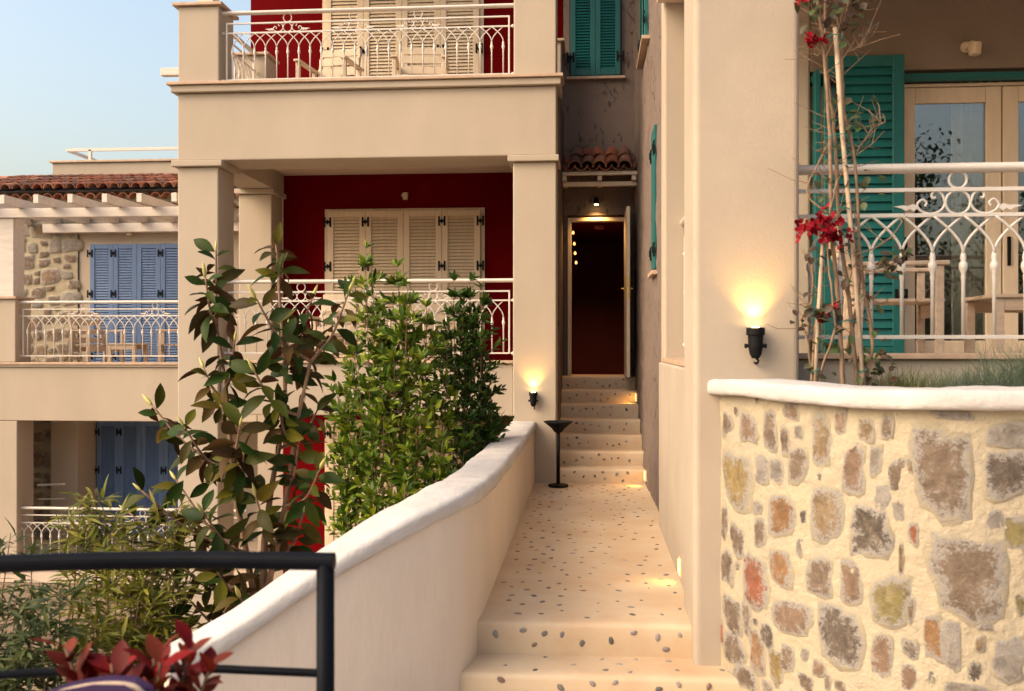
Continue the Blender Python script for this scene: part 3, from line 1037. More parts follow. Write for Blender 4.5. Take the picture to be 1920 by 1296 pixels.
# open teal shutter leaves and glazed doors
ts = shutter(TH, T(1.755, 7.36, 1.27), .585, 2.29, M_['teal_wood'], pitch=.066, each=True, stile=.085)
inst('hinge', HINGE, T(.05, 0, 0) @ T(1.755 + .02, 7.355, 3.35), ts)
inst('hinge', HINGE, T(1.755 + .56, 7.355, 1.75), ts)
MB().box(1.70, 1.74, 7.40, 7.498, 1.27, 3.47).build('shutter_edge', M_['teal_wood'], TH, bevel=.003)
MB().box(1.69, 4.09, 7.505, 7.56, 3.40, 3.455).build('shutter_head', M_['teal_wood'], TH, bevel=.003)
def glazed(x0, x1):
    z0, z1 = 1.268, 3.37
    s = .115
    b = MB().box(x0, x0 + s, 7.60, 7.65, z0, z1).box(x1 - s, x1, 7.60, 7.65, z0, z1).box(x0 + s + .0005, x1 - s - .0005, 7.601, 7.649, z1 - .12, z1 - .001).box(x0 + s + .0005, x1 - s - .0005, 7.601, 7.649, z0 + .001, z0 + .16)
    d = b.build('glazed_door', M_['cream_wood'], TH, bevel=.006)
    MB().box(x0 + s - .005, x1 - s + .005, 7.622, 7.628, z0 + .15, z1 - .11).build('pane', M_['glass'], d)
    MB().box(x0 + .03, x0 + .055, 7.585, 7.599, 2.0, 2.22).build('handle_plate', M_['iron_black'], d, bevel=.003)
    return d
glazed(2.38, 3.135)
glazed(3.145, 3.90)
b = MB().box(1.69, 2.375, 7.59, 7.66, 1.265, 3.40).box(3.905, 4.095, 7.59, 7.66, 1.265, 3.40).box(2.3755, 3.9045, 7.591, 7.659, 3.375, 3.399)
b.build('door_frame', M_['cream_wood'], TH, bevel=.005)
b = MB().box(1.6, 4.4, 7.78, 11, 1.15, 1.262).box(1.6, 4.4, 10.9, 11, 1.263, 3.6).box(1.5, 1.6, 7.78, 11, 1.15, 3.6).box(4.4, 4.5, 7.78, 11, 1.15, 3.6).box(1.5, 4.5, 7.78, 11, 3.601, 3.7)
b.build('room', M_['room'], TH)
for xa, xb in ((2.84, 3.20), (3.58, 3.95)):
    b = MB()
    b.grid(60, 3, lambda u, v: (xa + (xb - xa) * u, 7.80 + .035 * math.sin(u * 30) + .012 * math.sin(u * 47 + 1), 1.30 + 2.15 * v))
    b.build('curtain', M_['curtain'], TH, smooth=True)
down_lamp(TH, 2.87, 7.5, 3.63, 1.35)

# ------------------------------------------------------------------ blue house
BH = thing('blue_house', 'cream house with blue louvred shutters and stone wall at far left', 'house', (-7.3, 14, -1.95))
FB = 13.0
MB().box(-12, -4.6, FB, FB + .25, .325, 1.085).build('parapet', pl, BH, bevel=.01)
MB().box(-12, -4.6, FB - .03, FB + .28, 1.088, 1.118).build('cornice', pl, BH, bevel=.006)
MB().box(-12, -4.6, FB - .05, FB + .30, 1.120, 1.152).build('ledge', M_['marble'], BH, bevel=.005)
MB().box(-12, -8.117, FB + .01, FB + .4, 1.155, 2.05).build('pier', pl, BH, bevel=.01)
MB().box(-12, -8.085, FB - .03, FB + .44, 2.052, 2.085).build('pier_cap', M_['marble'], BH, bevel=.005)
MB().box(-12, -4.6, FB + .26, 14.97, .60, 1.0).build('floor_slab', M_['ceiling'], BH)
MB().box(-12, -4.6, FB - .1, 14.97, -1.94, -1.70).build('floor_slab', M_['paving'], BH)
MB().box(-12, -8.09, FB + .005, FB + .42, -1.69, .322).build('column', pl, BH, bevel=.012)
MB().box(-8.36, -7.926, 14.32, 14.965, -1.69, .597).build('column', pl, BH, bevel=.012)
MB().box(-12, -4.6, 15.0, 19, -1.94, 3.86).build('house_body', pl, BH)
MB().box(-8.24, -4.6, 14.93, 14.998, 1.0, 3.62).build('wall_panel', pl, BH, bevel=.01)
shutter_set(BH, -8.014, -6.45, 14.86, 1.02, 3.02, 4, M_['blue_wood'], (.2, 1.2, 1.85))
shutter_set(BH, -7.90, -6.42, 14.86, -1.66, .17, 4, M_['blue_wood'], (.2, 1.05, 1.66))
MB().box(-8.06, -6.40, 14.905, 14.929, 1.01, 3.06).build('door_frame', pl, BH)
MB().box(-7.92, -6.38, 14.905, 14.999, -1.67, .20).build('door_frame', pl, BH)
railing(BH, T(-8.117, FB + .12, 1.152), 3.5, (.09, .66, .755, .855), .128, (.95, 2.0), r=.008)
railing(BH, T(-8.30, FB + .12, -1.69), 3.5, (.09, .55, .66, .76), .128, (.95, 2.0), r=.008)
down_lamp(BH, -7.36, 14.93, 3.22, 1.3)
MB().bar((-8.55, 14.3, -.78), (-7.9, 13.9, -.70), .03, .03).bar((-8.55, 14.3, -1.0), (-7.9, 13.9, -.92), .02, .02).build('side_handrail', M_['iron_white'], BH)
# pergola
b = MB().box(-8.62, -8.19, FB + .08, FB + .35, 2.09, 3.205)
b.build('pergola_post', M_['white_wood'], BH, bevel=.006)
MB().box(-9.6, -5.0, FB + .05, FB + .17, 3.21, 3.34).build('pergola_beam', M_['white_wood'], BH, bevel=.006)
MB().box(-8.75, -5.0, 14.75, 14.92, 3.20, 3.338).build('pergola_beam', M_['white_wood'], BH, bevel=.006)
for i in range(8):
    x = -9.05 + .49 * i
    b = MB()
    b.bar((x, 12.62, 3.405), (x, 14.9, 3.405), .075, .12)
    b.build('pergola_rafter', M_['white_wood'], BH, bevel=.004)
# eaves, roof tiles, roof terrace
MB().box(-12, -4.6, 14.80, 15.0, 3.60, 3.90).build('eave_band', M_['mortar'], BH)
for row in range(2):
    for i in range(24):
        x = -9.75 + .178 * i + (.089 if row else 0)
        inst('eave_tile', TGEN, Matrix.Translation((x, 14.74 - .12 * row, 3.575 + .15 * row)), BH)
MB().box(-12, -4.6, 0, 1.9, 0, .02).build('roof_deck', M_['slate'], BH, M=Matrix.Translation((0, 14.62, 3.83)) @ Matrix.Rotation(R(15), 4, 'X'))
s9 = Matrix.Rotation(R(15), 4, 'X')
for i in range(24):
    for row in range(4):
        Mx = Matrix.Translation((-9.75 + .178 * i + random.uniform(-.01, .01), 14.52, 3.84)) @ s9 @ Matrix.Translation((0, row * .34, .03 + row * .012)) @ Matrix.Rotation(R(random.uniform(-2, 2)), 4, 'Z')
        inst('roof_tile', TC, Mx, BH)
b = MB().tube([(-12, 15.9, 4.24), (-8.9, 15.9, 4.24)], .09, 10)
b.build('ridge', M_['tile'], BH)
MB().box(-9.6, -4.6, 16.5, 18.5, 3.9, 4.66).build('roof_terrace_wall', M_['plaster_r'], BH, bevel=.01)
MB().box(-9.64, -4.6, 16.46, 18.54, 4.662, 4.70).build('roof_terrace_cap', M_['marble'], BH, bevel=.005)
b = MB()
b.bar((-9.43, 16.7, 4.93), (-5, 16.7, 4.93), .05, .05)
b.bar((-9.43, 16.7, 4.93), (-9.43, 18.4, 4.93), .05, .05)
for x in (-9.0, -7.2, -5.4):
    b.bar((x, 16.7, 4.70), (x, 16.7, 4.93), .05, .05, up=(0, 1, 0))
b.bar((-9.43, 18.3, 4.70), (-9.43, 18.3, 4.93), .05, .05, up=(0, 1, 0))
b.build('roof_railing', M_['iron_white'], BH)

# stone facing of the blue house
CST = {'B': (.165, .120, .088), 'D': (.10, .08, .066), 'G': (.24, .215, .19), 'O': (.25, .18, .07), 'R': (.25, .09, .05), 'L': (.23, .19, .08), 'P': (.20, .13, .09), 'T': (.22, .155, .088), 'Y': (.24, .13, .06)}


def stone_mesh(w, h, pos, sd, proud=.012, blocky=.5):
    """irregular stone on a surface; pos(ds, dz, off) -> world point"""
    rnd = random.Random(sd)
    n = 16
    b = MB()
    rad = []
    ph = rnd.uniform(0, 6)
    for k in range(n):
        a = 2 * math.pi * k / n
        sq = 1 / max(abs(math.cos(a)), abs(math.sin(a)))
        r = 1 + (sq - 1) * blocky
        r *= 1 + .10 * math.sin(2 * a + ph) + .07 * math.sin(3 * a + ph * 2) + rnd.uniform(-.07, .07)
        rad.append(r)
    vs, fs, rim = [], [], []
    for q, off, rm in ((1.14, -.012, 1.0), (1.02, proud * .25, .8), (.84, proud * .85, .42), (.5, proud, .12)):
        for k in range(n):
            a = 2 * math.pi * k / n
            j = rnd.uniform(-.003, .003) if q < .99 else 0
            vs.append(pos(q * rad[k] * math.cos(a) * w / 2, q * rad[k] * math.sin(a) * h / 2, off + j))
            rim.append(rm)
    vs.append(pos(0, 0, proud + .002))
    rim.append(0)
    for i in range(3):
        for k in range(n):
            fs.append((i * n + k, i * n + (k + 1) % n, (i + 1) * n + (k + 1) % n, (i + 1) * n + k))
    for k in range(n):
        fs.append((3 * n + k, 3 * n + (k + 1) % n, 4 * n))
    b.add(vs, fs)
    return b, rim


def stone(parent, b, rim, col, rnd=random):
    o = b.build('stone', M_['stone'], parent, smooth=True)
    at_ = o.data.attributes.new('rim', 'FLOAT', 'POINT')
    at_.data.foreach_set('value', rim)
    j = rnd.uniform(.85, 1.15)
    o.color = (col[0] * j, col[1] * j, col[2] * j, 1)
    return o


def stone_field(parent, x0, x1, z0, z1, y, wmin, wmax, n):
    MB().grid(30, 40, lambda u, v: (x0 + (x1 - x0) * u, y + .008 * vnoise((u * 3, v * 5, 1), 4), z0 + (z1 - z0) * v)).build('stone_backing', M_['mortar'], parent, smooth=True)
    rnd = random.Random(int(z0 * 10) + 99)
    pl_ = []
    t = 0
    while len(pl_) < n and t < 8000:
        t += 1
        w = rnd.uniform(wmin, wmax) * (1.0 if t < 2500 else .6)
        h = w * rnd.uniform(.6, .9)
        x, z = rnd.uniform(x0 + w * .3, x1 - w * .3), rnd.uniform(z0 + h * .4, z1 - h * .4)
        if all(abs(x - q[0]) > (w + q[2]) * .53 or abs(z - q[1]) > (h + q[3]) * .56 for q in pl_):
            pl_.append((x, z, w, h))
            bb, rim = stone_mesh(w * 1.08, h * 1.08, lambda a, c, o: (x + a, y - o, z + c), rnd.random(), .03, .6)
            stone(parent, bb, rim, CST[rnd.choice('BBPTTPGB')], rnd)


stone_field(BH, -9.6, -8.242, 1.0, 3.60, 14.90, .16, .34, 95)
stone_field(BH, -9.2, -8.362, -1.69, .60, 14.60, .16, .32, 50)

# ------------------------------------------------------------------ curved stone wall with planter, right
SW = thing('stone_wall', 'curved rubble stone wall with thick white coping in right foreground', 'wall', (1.2, 4, -.33))
SP = [(.63, 4.74), (.70, 4.52), (.79, 4.32), (.90, 4.12), (1.03, 3.93), (1.17, 3.785), (1.32, 3.69), (1.48, 3.645), (1.7, 3.63), (2.3, 3.63), (3.2, 3.66)]
SD = plan(SP, 14)
SL = [0.0]
for i in range(1, len(SD)):
    SL.append(SL[-1] + (SD[i] - SD[i - 1]).length)


def sw_pos(s):
    s = max(0.0, min(SL[-1] - 1e-4, s))
    lo = 0
    while SL[lo + 1] < s: lo += 1
    t = (s - SL[lo]) / (SL[lo + 1] - SL[lo])
    p = SD[lo].lerp(SD[lo + 1], t)
    d = SD[min(lo + 2, len(SD) - 1)] - SD[max(lo - 1, 0)]
    d.normalize()
    return p, Vector((d.y, -d.x, 0)) * 1.0      # outward normal, towards the camera


def sw_world(s, z, off):
    p, nr = sw_pos(s)
    return (p.x + nr.x * off, p.y + nr.y * off, z)


_n = sw_pos(1.0)[1]
OUT = 1.0 if (_n.x * (-1.0) + _n.y * (-3.8)) > 0 else -1.0
b = MB()
def swf(u, v):
    s, z = SL[-1] * u, -.36 + 1.54 * v
    e = .006 * vnoise((s, z, 0), 5) + .004 * vnoise((s, z, 4), 16) + .002 * vnoise((s, z, 7), 40)
    return sw_world(s, z, OUT * e)
b.grid(230, 120, swf, flip=False)
b.build('mortar_face', M_['mortar'], SW, smooth=True)
ST = [(0.096, 1.015, 0.11, 0.131, 'B'), (0.296, 1.014, 0.135, 0.148, 'P'), (0.461, 1.016, 0.088, 0.198, 'B'), (0.562, 0.981, 0.056, 0.129, 'B'), (0.647, 1.026, 0.045, 0.063, 'G'), (0.601, 1.108, 0.093, 0.075, 'P'), (0.774, 1.0, 0.107, 0.216, 'T'), (0.874, 1.084, 0.055, 0.1, 'P'), (0.991, 1.057, 0.065, 0.098, 'T'), (1.078, 1.078, 0.05, 0.106, 'B'), (0.369, 1.143, 0.029, 0.034, 'P'), (0.189, 0.76, 0.27, 0.257, 'O'), (0.407, 0.834, 0.11, 0.122, 'G'), (0.504, 0.845, 0.085, 0.109, 'G'), (0.639, 0.883, 0.113, 0.159, 'B'), (0.935, 0.895, 0.108, 0.188, 'P'), (1.033, 0.944, 0.052, 0.126, 'G'), (1.117, 0.894, 0.067, 0.124, 'B'), (1.058, 0.801, 0.061, 0.106, 'G'), (1.122, 0.761, 0.048, 0.076, 'G'), (1.169, 0.931, 0.032, 0.066, 'T'), (1.279, 0.916, 0.198, 0.344, 'B'), (1.492, 0.916, 0.152, 0.191, 'D'), (1.501, 1.062, 0.152, 0.091, 'G'), (1.455, 0.751, 0.055, 0.082, 'G'), (1.526, 0.708, 0.076, 0.136, 'L'), (0.537, 0.655, 0.165, 0.195, 'Y'), (0.801, 0.696, 0.157, 0.235, 'T'), (1.007, 0.658, 0.16, 0.215, 'D'), (1.178, 0.677, 0.036, 0.094, 'R'), (0.068, 0.54, 0.07, 0.156, 'B'), (0.201, 0.483, 0.133, 0.151, 'B'), (0.388, 0.552, 0.084, 0.145, 'B'), (0.369, 0.661, 0.057, 0.067, 'G'), (0.654, 0.536, 0.044, 0.084, 'G'), (0.35, 0.32, 0.205, 0.225, 'R'), (0.096, 0.331, 0.124, 0.179, 'B'), (0.537, 0.428, 0.148, 0.162, 'Y'), (0.767, 0.434, 0.149, 0.154, 'B'), (0.924, 0.447, 0.11, 0.169, 'P'), (1.132, 0.571, 0.019, 0.133, 'T'), (1.088, 0.406, 0.153, 0.192, 'L'), (1.169, 0.388, 0.027, 0.104, 'B'), (1.371, 0.535, 0.252, 0.313, 'B'), (0.15, 0.12, 0.182, 0.176, 'B'), (0.284, 0.144, 0.073, 0.149, 'B'), (0.601, 0.228, 0.234, 0.139, 'P'), (0.87, 0.215, 0.221, 0.241, 'D'), (1.058, 0.188, 0.091, 0.164, 'P'), (0.443, 0.104, 0.089, 0.121, 'D'), (0.04, 0.005, 0.043, 0.108, 'R'), (0.163, -0.035, 0.191, 0.153, 'B'), (0.369, 0.01, 0.124, 0.191, 'Y'), (0.578, 0.045, 0.08, 0.129, 'B'), (0.504, -0.015, 0.102, 0.163, 'O'), (0.76, 0.057, 0.061, 0.082, 'P'), (0.269, -0.135, 0.185, 0.115, 'B'), (1.249, 0.298, 0.061, 0.177, 'Y'), (1.308, 0.279, 0.067, 0.185, 'G'), (1.501, 0.243, 0.11, 0.155, 'G'), (1.539, 0.445, 0.034, 0.073, 'L'), (1.425, 0.356, 0.05, 0.027, 'G'), (1.317, 1.131, 0.127, 0.037, 'G'), (1.16, 0.13, 0.055, 0.104, 'P'), (0.691, -0.021, 0.086, 0.073, 'B'), (0.807, 0.015, 0.033, 0.071, 'B'), (0.87, 0.019, 0.049, 0.05, 'B'), (1.359, 0.124, 0.168, 0.037, 'G'), (0.443, -0.123, 0.071, 0.055, 'G'), (0.124, -0.201, 0.081, 0.095, 'B'),
      (1.75, .95, .2, .22, 'B'), (1.72, .62, .16, .2, 'T'), (1.78, .3, .2, .24, 'D'), (2.05, .8, .22, .25, 'P'), (2.1, .4, .2, .2, 'B')]
for i, (s, z, w, h, c) in enumerate(ST):
    bb, rim = stone_mesh(w * 1.06, h * 1.04, lambda a, q, o: sw_world(s + a, z + q, OUT * o), i * 3 + 1, .004 + .004 * min(1, w / .2), .5)
    stone(SW, bb, rim, CST[c])
rf = random.Random(77)
occ = [(s, z, w, h) for s, z, w, h, c in ST]
made = 0
for t in range(6000):
    if made >= 85: break
    w = rf.uniform(.035, .10)
    h = w * rf.uniform(.8, 1.6)
    s, z = rf.uniform(.03, 2.0), rf.uniform(-.30, 1.10)
    if all(abs(s - q[0]) > (w + q[2]) * .58 or abs(z - q[1]) > (h + q[3]) * .56 for q in occ):
        occ.append((s, z, w, h))
        bb, rim = stone_mesh(w, h, lambda a, q, o: sw_world(s + a, z + q, OUT * o), 500 + made, .005, .4)
        stone(SW, bb, rim, CST[rf.choice('BBGTPDPTY')], rf)
        made += 1
# coping
b = MB()
NP = len(SD)
C2 = [(-.16, .0), (.046, .0), (.057, .006), (.060, .02), (.060, .056), (.053, .069), (.03, .075), (-.05, .078), (-.2, .078), (-.232, .07), (-.235, 0)]
def cop2(u, v):
    i = int(round(u * (NP - 1)))
    p, nr = sw_pos(SL[i])
    o, z = C2[int(round(v * (len(C2) - 1)))]
    e = .006 * vnoise((p.x, p.y, o * 3), 4) + .003 * vnoise((p.x, p.y, z * 9), 14)
    zz = 1.150 + .006 * math.sin(SL[i] * 5) + z + e
    q = p + nr * OUT * (o + e)
    if i == 0: q = q + Vector((0, 0, 0))
    return (q.x, q.y, zz)
b.grid(NP, len(C2), cop2)
b.build('coping', M_['white'], SW, smooth=True)
b = MB()
in_ = [sw_world(SL[i], 1.12, -OUT * .2) for i in range(NP)]
vs = [p for p in in_] + [(max(p[0], 1.02), 4.985, 1.12) for p in in_]
b.add(vs, [(i, i + 1, i + 1 + NP, i + NP) for i in range(NP - 1)])
b.build('planter_soil', M_['soil'], SW)

# ------------------------------------------------------------------ lamps
def uplight(x, y, z, s, label, energy, tx=0.0):
    o = thing('wall_uplight', label, 'lamp', (x, y, z), 'black wall uplights')
    yc = y - .058 * s
    b = MB()
    b.lathe([(.018 * s, -.105 * s), (.030 * s, -.085 * s), (.038 * s, -.045 * s), (.040 * s, .02 * s)], (x, yc, z), 18)
    b.lathe([(.046 * s, .015 * s), (.048 * s, .02 * s), (.048 * s, .055 * s), (.043 * s, .055 * s), (.041 * s, .035 * s)], (x, yc, z), 18)
    b.build('housing', M_['iron_black'], o, smooth=False, bevel=.002 * s)
    b = MB()
    b.box(x - .012 * s, x + .012 * s, yc, y + .002, z - .05 * s, z - .03 * s)
    b.bar((x - .05 * s, yc, z - .04 * s), (x + .05 * s, yc, z - .04 * s), .018 * s, .018 * s)
    for sg in (-1, 1):
        b.lathe([(.012 * s, -.006 * s), (.012 * s, .006 * s)], (x + sg * .05 * s, yc, z - .04 * s), 8, M=Matrix.Rotation(R(90), 3, 'Y'))
    b.build('bracket', M_['iron_black'], o)
    b = MB().tube(catmull([(x, yc, z - .10 * s), (x + .016 * s, yc + .01, z - .118 * s), (x + .010 * s, yc + .03 * s, z - .132 * s), (x + .004 * s, y - .003, z - .128 * s)], 5), .006 * s, 6)
    b.build('cable', M_['iron_black'], o, smooth=True)
    b = MB().lathe([(.040 * s, .040 * s), (.030 * s, .052 * s), (.012 * s, .06 * s)], (x, yc, z), 16)
    b.build('lens', M_['flame'], o, smooth=True)
    spot('spot_lamp', (x, yc, z + .07 * s), (x + tx, y + .0, z + .42 * s), energy, 100, 1.0, (1.0, .52, .11), o, rad=.012 * s)
    return o


uplight(.792, 4.72, 1.425, .92, 'black uplight with warm glow on the tall column above the stone wall', 9.0)
uplight(-.562, 9.70, .87, .9, 'small glowing black uplight at the end of the white garden wall', 9.0)


def step_light(x, y, z, w, h, label, energy):
    o = thing('step_light', label, 'lamp', (x, y, z), 'recessed step lights in the right wall')
    MB().box(x - .006, x + .02, y - w / 2 - .01, y + w / 2 + .01, z - h / 2 - .01, z + h / 2 + .01).build('light_frame', M_['cream_wood'], o, bevel=.002)
    b = MB()
    for k in range(4):
        zz = z - h / 2 + h * (k + .5) / 4
        b.box(x - .009, x - .0065, y - w / 2, y + w / 2, zz - h * .10, zz + h * .10)
    b.build('lens', M_['steplight'], o)
    spot('spot_lamp', (x - .03, y, z + .01), (x - .22, y - .05, z - .16), energy, 110, 1.0, (1.0, .50, .12), o, .01)
    return o


step_light(.534, 5.72, .085, .09, .085, 'lit step light low in the cream parapet nearest the lower step', 1.6)
step_light(.553, 9.60, .10, .10, .085, 'lit step light in the rough wall at the foot of the stairs', 2.2)
step_light(.533, 11.0, .80, .10, .085, 'lit step light beside the upper treads of the stairs', 1.8)

# porch spot above the door
o = thing('porch_lamp', 'small lit spotlight over the entrance door under the tiled canopy', 'lamp', (.085, 11.6, 3.12))
b = MB().lathe([(.035, 0), (.036, .01), (.030, .07), (.012, .085)], (.085, 11.52, 3.08), 14).box(.07, .10, 11.53, 11.602, 3.12, 3.15)
b.build('housing', M_['iron_black'], o)
MB().lathe([(.028, -.006), (.02, -.002)], (.085, 11.52, 3.08), 14).build('lens', M_['flame'], o)
spot('spot_lamp', (.085, 11.50, 3.06), (.085, 11.40, 2.3), 16.0, 130, .7, (1, .55, .18), o, .012)
# string of bulbs inside the hall
o = thing('bulb_string', 'string of glowing bulbs hanging just inside the dark red hall', 'lamp', (-.15, 12.3, 2.2))
MB().tube([(-.19, 12.2, 2.86), (-.185, 12.2, 2.6), (-.18, 12.2, 2.3)], .003, 5).build('cord', M_['iron_black'], o)
for k, (x, z) in enumerate(((-.205, 2.82), (-.19, 2.68), (-.18, 2.56), (-.168, 2.44))):
    MB().lathe([(.003, -.020), (.013, -.012), (.016, 0), (.010, .014), (.005, .022)], (x, 12.2, z), 8).build('bulb', M_['bulb'], o, smooth=True)

# ------------------------------------------------------------------ free-standing things
o = thing('ashtray_stand', 'black pedestal ashtray with funnel bowl at the foot of the stairs', 'ashtray', (-.305, 9.45, 0))
MB().lathe([(.095, .001), (.10, .006), (.10, .022), (.08, .028), (.02, .034)], (-.305, 9.45, 0), 20).build('base', M_['iron_black'], o)
MB().lathe([(.018, .03), (.018, .54)], (-.305, 9.45, 0), 10).build('stem', M_['iron_black'], o, smooth=True)
MB().lathe([(.02, .53), (.045, .545), (.06, .57), (.125, .625), (.142, .635), (.142, .645), (.12, .642), (.05, .59), (.01, .585)], (-.305, 9.45, 0), 24).build('bowl', M_['iron_black'], o)


def armchair(name, label, group, loc, rz, wood):
    """slatted garden armchair, front towards local -y"""
    o = thing(name, label, 'chair', (0, 0, 0), group)
    w, d = .56, .52
    for sx in (-1, 1):
        MB().box(sx * w / 2 - .022, sx * w / 2 + .022, -d / 2, -d / 2 + .045, 0, .60).build('leg', wood, o, bevel=.004)
        MB().bar((sx * w / 2, d / 2 - .03, 0), (sx * w / 2, d / 2 - .06, .60), .042, .05, up=(0, 1, 0)).build('leg', wood, o, bevel=.004)
        MB().box(sx * w / 2 - .035, sx * w / 2 + .035, -d / 2 - .03, d / 2 + .02, .602, .628).build('armrest', wood, o, bevel=.006)
        MB().bar((sx * (w / 2 - .045), d / 2 - .07, .36), (sx * (w / 2 - .045), d / 2 + .09, .88), .03, .045, up=(0, 1, 0)).build('back_post', wood, o, bevel=.004)
    for z in (.47, .60, .735, .85):
        t = (z - .36) / .52
        MB().bar((-w / 2 + .03, d / 2 - .095 + t * .16, z), (w / 2 - .03, d / 2 - .095 + t * .16, z), .018, .085).build('back_slat', wood, o, bevel=.004)
    MB().box(-w / 2 + .0225, w / 2 - .0225, -d / 2 + .002, -d / 2 + .028, .30, .385).build('seat_rail', wood, o, bevel=.004)
    MB().box(-w / 2 + .0225, w / 2 - .0225, d / 2 - .06, d / 2 - .035, .30, .37).build('seat_rail', wood, o, bevel=.004)
    for k in range(6):
        y = -d / 2 + .02 + k * .082
        MB().box(-w / 2 + .024, w / 2 - .024, y - .035, y + .035, .388, .408).build('seat_slat', wood, o, bevel=.004)
    o.location = loc
    o.rotation_euler = (0, 0, rz)
    W[o.name] = Vector(loc)
    return o


def small_table(label, group, loc, s, wood):
    o = thing('side_table', label, 'table', (0, 0, 0), group)
    for sx in (-1, 1):
        for sy in (-1, 1):
            MB().box(sx * (s / 2 - .04) - .025, sx * (s / 2 - .04) + .025, sy * (s / 2 - .04) - .025, sy * (s / 2 - .04) + .025, 0, .40).build('leg', wood, o, bevel=.004)
    for k in range(5):
        y = -s / 2 + s * (k + .5) / 5
        MB().box(-s / 2, s / 2, y - s * .095, y + s * .095, .402, .424).build('table_slat', wood, o, bevel=.004)
    for sy in (-1, 1):
        MB().box(-s / 2 + .065, s / 2 - .065, sy * (s / 2 - .03) - .01, sy * (s / 2 - .03) + .01, .33, .400).build('apron', wood, o, bevel=.003)
    o.location = loc
    return o


cw = M_['chair_wood']
crw = M_['cream_wood']
a0 = armchair('armchair', 'left cream slatted armchair on the upper red-walled balcony', 'garden armchairs', (-2.98, 10.85, 4.0), R(-8), crw)


def more_chair(label, loc, rz, wood=None):
    c = copy_tree(a0)
    c['label'] = label
    c.location = loc
    c.rotation_euler = (0, 0, rz)
    return c


more_chair('right cream slatted armchair on the upper red-walled balcony', (-1.92, 10.85, 4.0), R(6))
small_table('low cream table between two armchairs on the upper balcony', 'garden side tables', (-2.45, 10.95, 4.0), .42, crw)
more_chair('cream armchair on the middle balcony behind the magnolia', (-3.02, 10.75, 1.1), R(-22))
more_chair('cream armchair on the middle balcony hidden behind the green shrub', (-1.75, 10.8, 1.1), R(12))
a1 = armchair('armchair', 'left wooden armchair on the balcony before the blue shutters', 'garden armchairs', (-7.42, 13.95, 1.0), R(60), cw)
c = copy_tree(a1)
c['label'] = 'right wooden armchair on the blue-shutter balcony beside the cream column'
c.location, c.rotation_euler = (-6.15, 13.95, 1.0), (0, 0, R(-70))
small_table('small wooden table between armchairs before the blue shutters', 'garden side tables', (-6.85, 13.8, 1.0), .45, cw)
c = copy_tree(a1)
c['label'] = 'wooden armchair behind the right white railing, half hidden by bougainvillea'
c.location, c.rotation_euler = (1.86, 6.15, 1.262), (0, 0, R(82))
small_table('wooden table cut by the right edge behind the white railing', 'garden side tables', (2.56, 5.95, 1.262), .5, cw)

# black handrail beside the terrace
o = thing('black_handrail', 'curved black metal handrail in the left foreground', 'railing', (-1, 2.35, -.334))
TR = catmull([(-1.85, 2.12, .85), (-1.522, 2.244, .85), (-1.269, 2.306, .85), (-1.038, 2.342, .85), (-.835, 2.352, .85), (-.635, 2.356, .85)], 8)
MB().tube(TR, .0225, 16).build('top_rail', M_['rail_black'], o, smooth=False, bevel=0.0015)
LR = catmull([(-1.85, 2.12, .572), (-1.522, 2.244, .574), (-1.272, 2.31, .575), (-.992, 2.349, .575), (-.835, 2.353, .573), (-.66, 2.355, .57)], 8)
MB().tube(LR, .0105, 10).build('lower_rail', M_['rail_black'], o, smooth=True)
MB().tube(LR, .0105, 10).build('lower_rail', M_['rail_black'], o, smooth=True, M=Matrix.Translation((0, 0, -.3)))
for px_, py_ in ((-.658, 2.356), (-1.85, 2.12)):
    MB().tube([(px_, py_, -.334), (px_, py_, .845)], .0225, 16).build('post', M_['rail_black'], o, smooth=True)

# upholstered chair at the lower edge
o = thing('upholstered_chair', 'purple chair back with beige piping at the lower left edge', 'chair', (-1.0, 1.75, -.334))
BP = [(x - .055, z - .022) for x, z in [(-1.27, .52), (-1.22, .585), (-1.13, .645), (-1.04, .683), (-.96, .700), (-.90, .700), (-.875, .685), (-.865, .65), (-.87, .4), (-.88, .1), (-1.25, .1), (-1.27, .3)]]
b = MB()
nb = len(BP)
vs = [(x, 1.90 + (z - .7) * -.10, z) for x, z in BP] + [(x, 1.955 + (z - .7) * -.10, z) for x, z in BP]
b.add(vs, [tuple(range(nb)), tuple(range(2 * nb - 1, nb - 1, -1))] + [(i, (i + 1) % nb, (i + 1) % nb + nb, i + nb) for i in range(nb)])
b.build('backrest', M_['purple'], o, bevel=.015, seg=3)
MB().tube(catmull([(x, 1.927 + (z - .7) * -.10, z + .004) for x, z in BP[:9]], 4), .006, 8).build('piping', M_['piping'], o, smooth=True)
MB().box(-1.26, -.88, 1.45, 1.90, .05, .13).build('seat', M_['purple'], o, bevel=.02, seg=3)
for x in (-1.23, -.91):
    for y in (1.48, 1.88):
        MB().tube([(x, y, -.334), (x, y, .06)], .014, 8).build('leg', M_['rail_black'], o, smooth=True)


# ------------------------------------------------------------------ plants
def leaf_geo(w, fold=.25, curl=.25, rows=5, thick=.006):
    """leaf of length 1 along +y; returns (verts, faces, material per face) with a face and a back"""
    vs, fs, ms = [], [], []
    prof = [.05, .52, .86, 1.0, .88, .55, .04] if rows == 5 else [.1, 1.0, .75, .04]
    n = len(prof)
    for lay in (0, 1):
        for i, q in enumerate(prof):
            t = i / (n - 1)
            z = -curl * t * t - lay * thick
            hw = q * w / 2
            vs += [(-hw, t, z + fold * hw), (0, t, z), (hw, t, z + fold * hw)]
    for lay in (0, 1):
        o = lay * 3 * n
        for i in range(n - 1):
            for j in range(2):
                a = o + i * 3 + j
                q = (a, a + 1, a + 4, a + 3)
                fs.append(q if lay == 0 else q[::-1])
                ms.append(lay)
    return vs, fs, ms


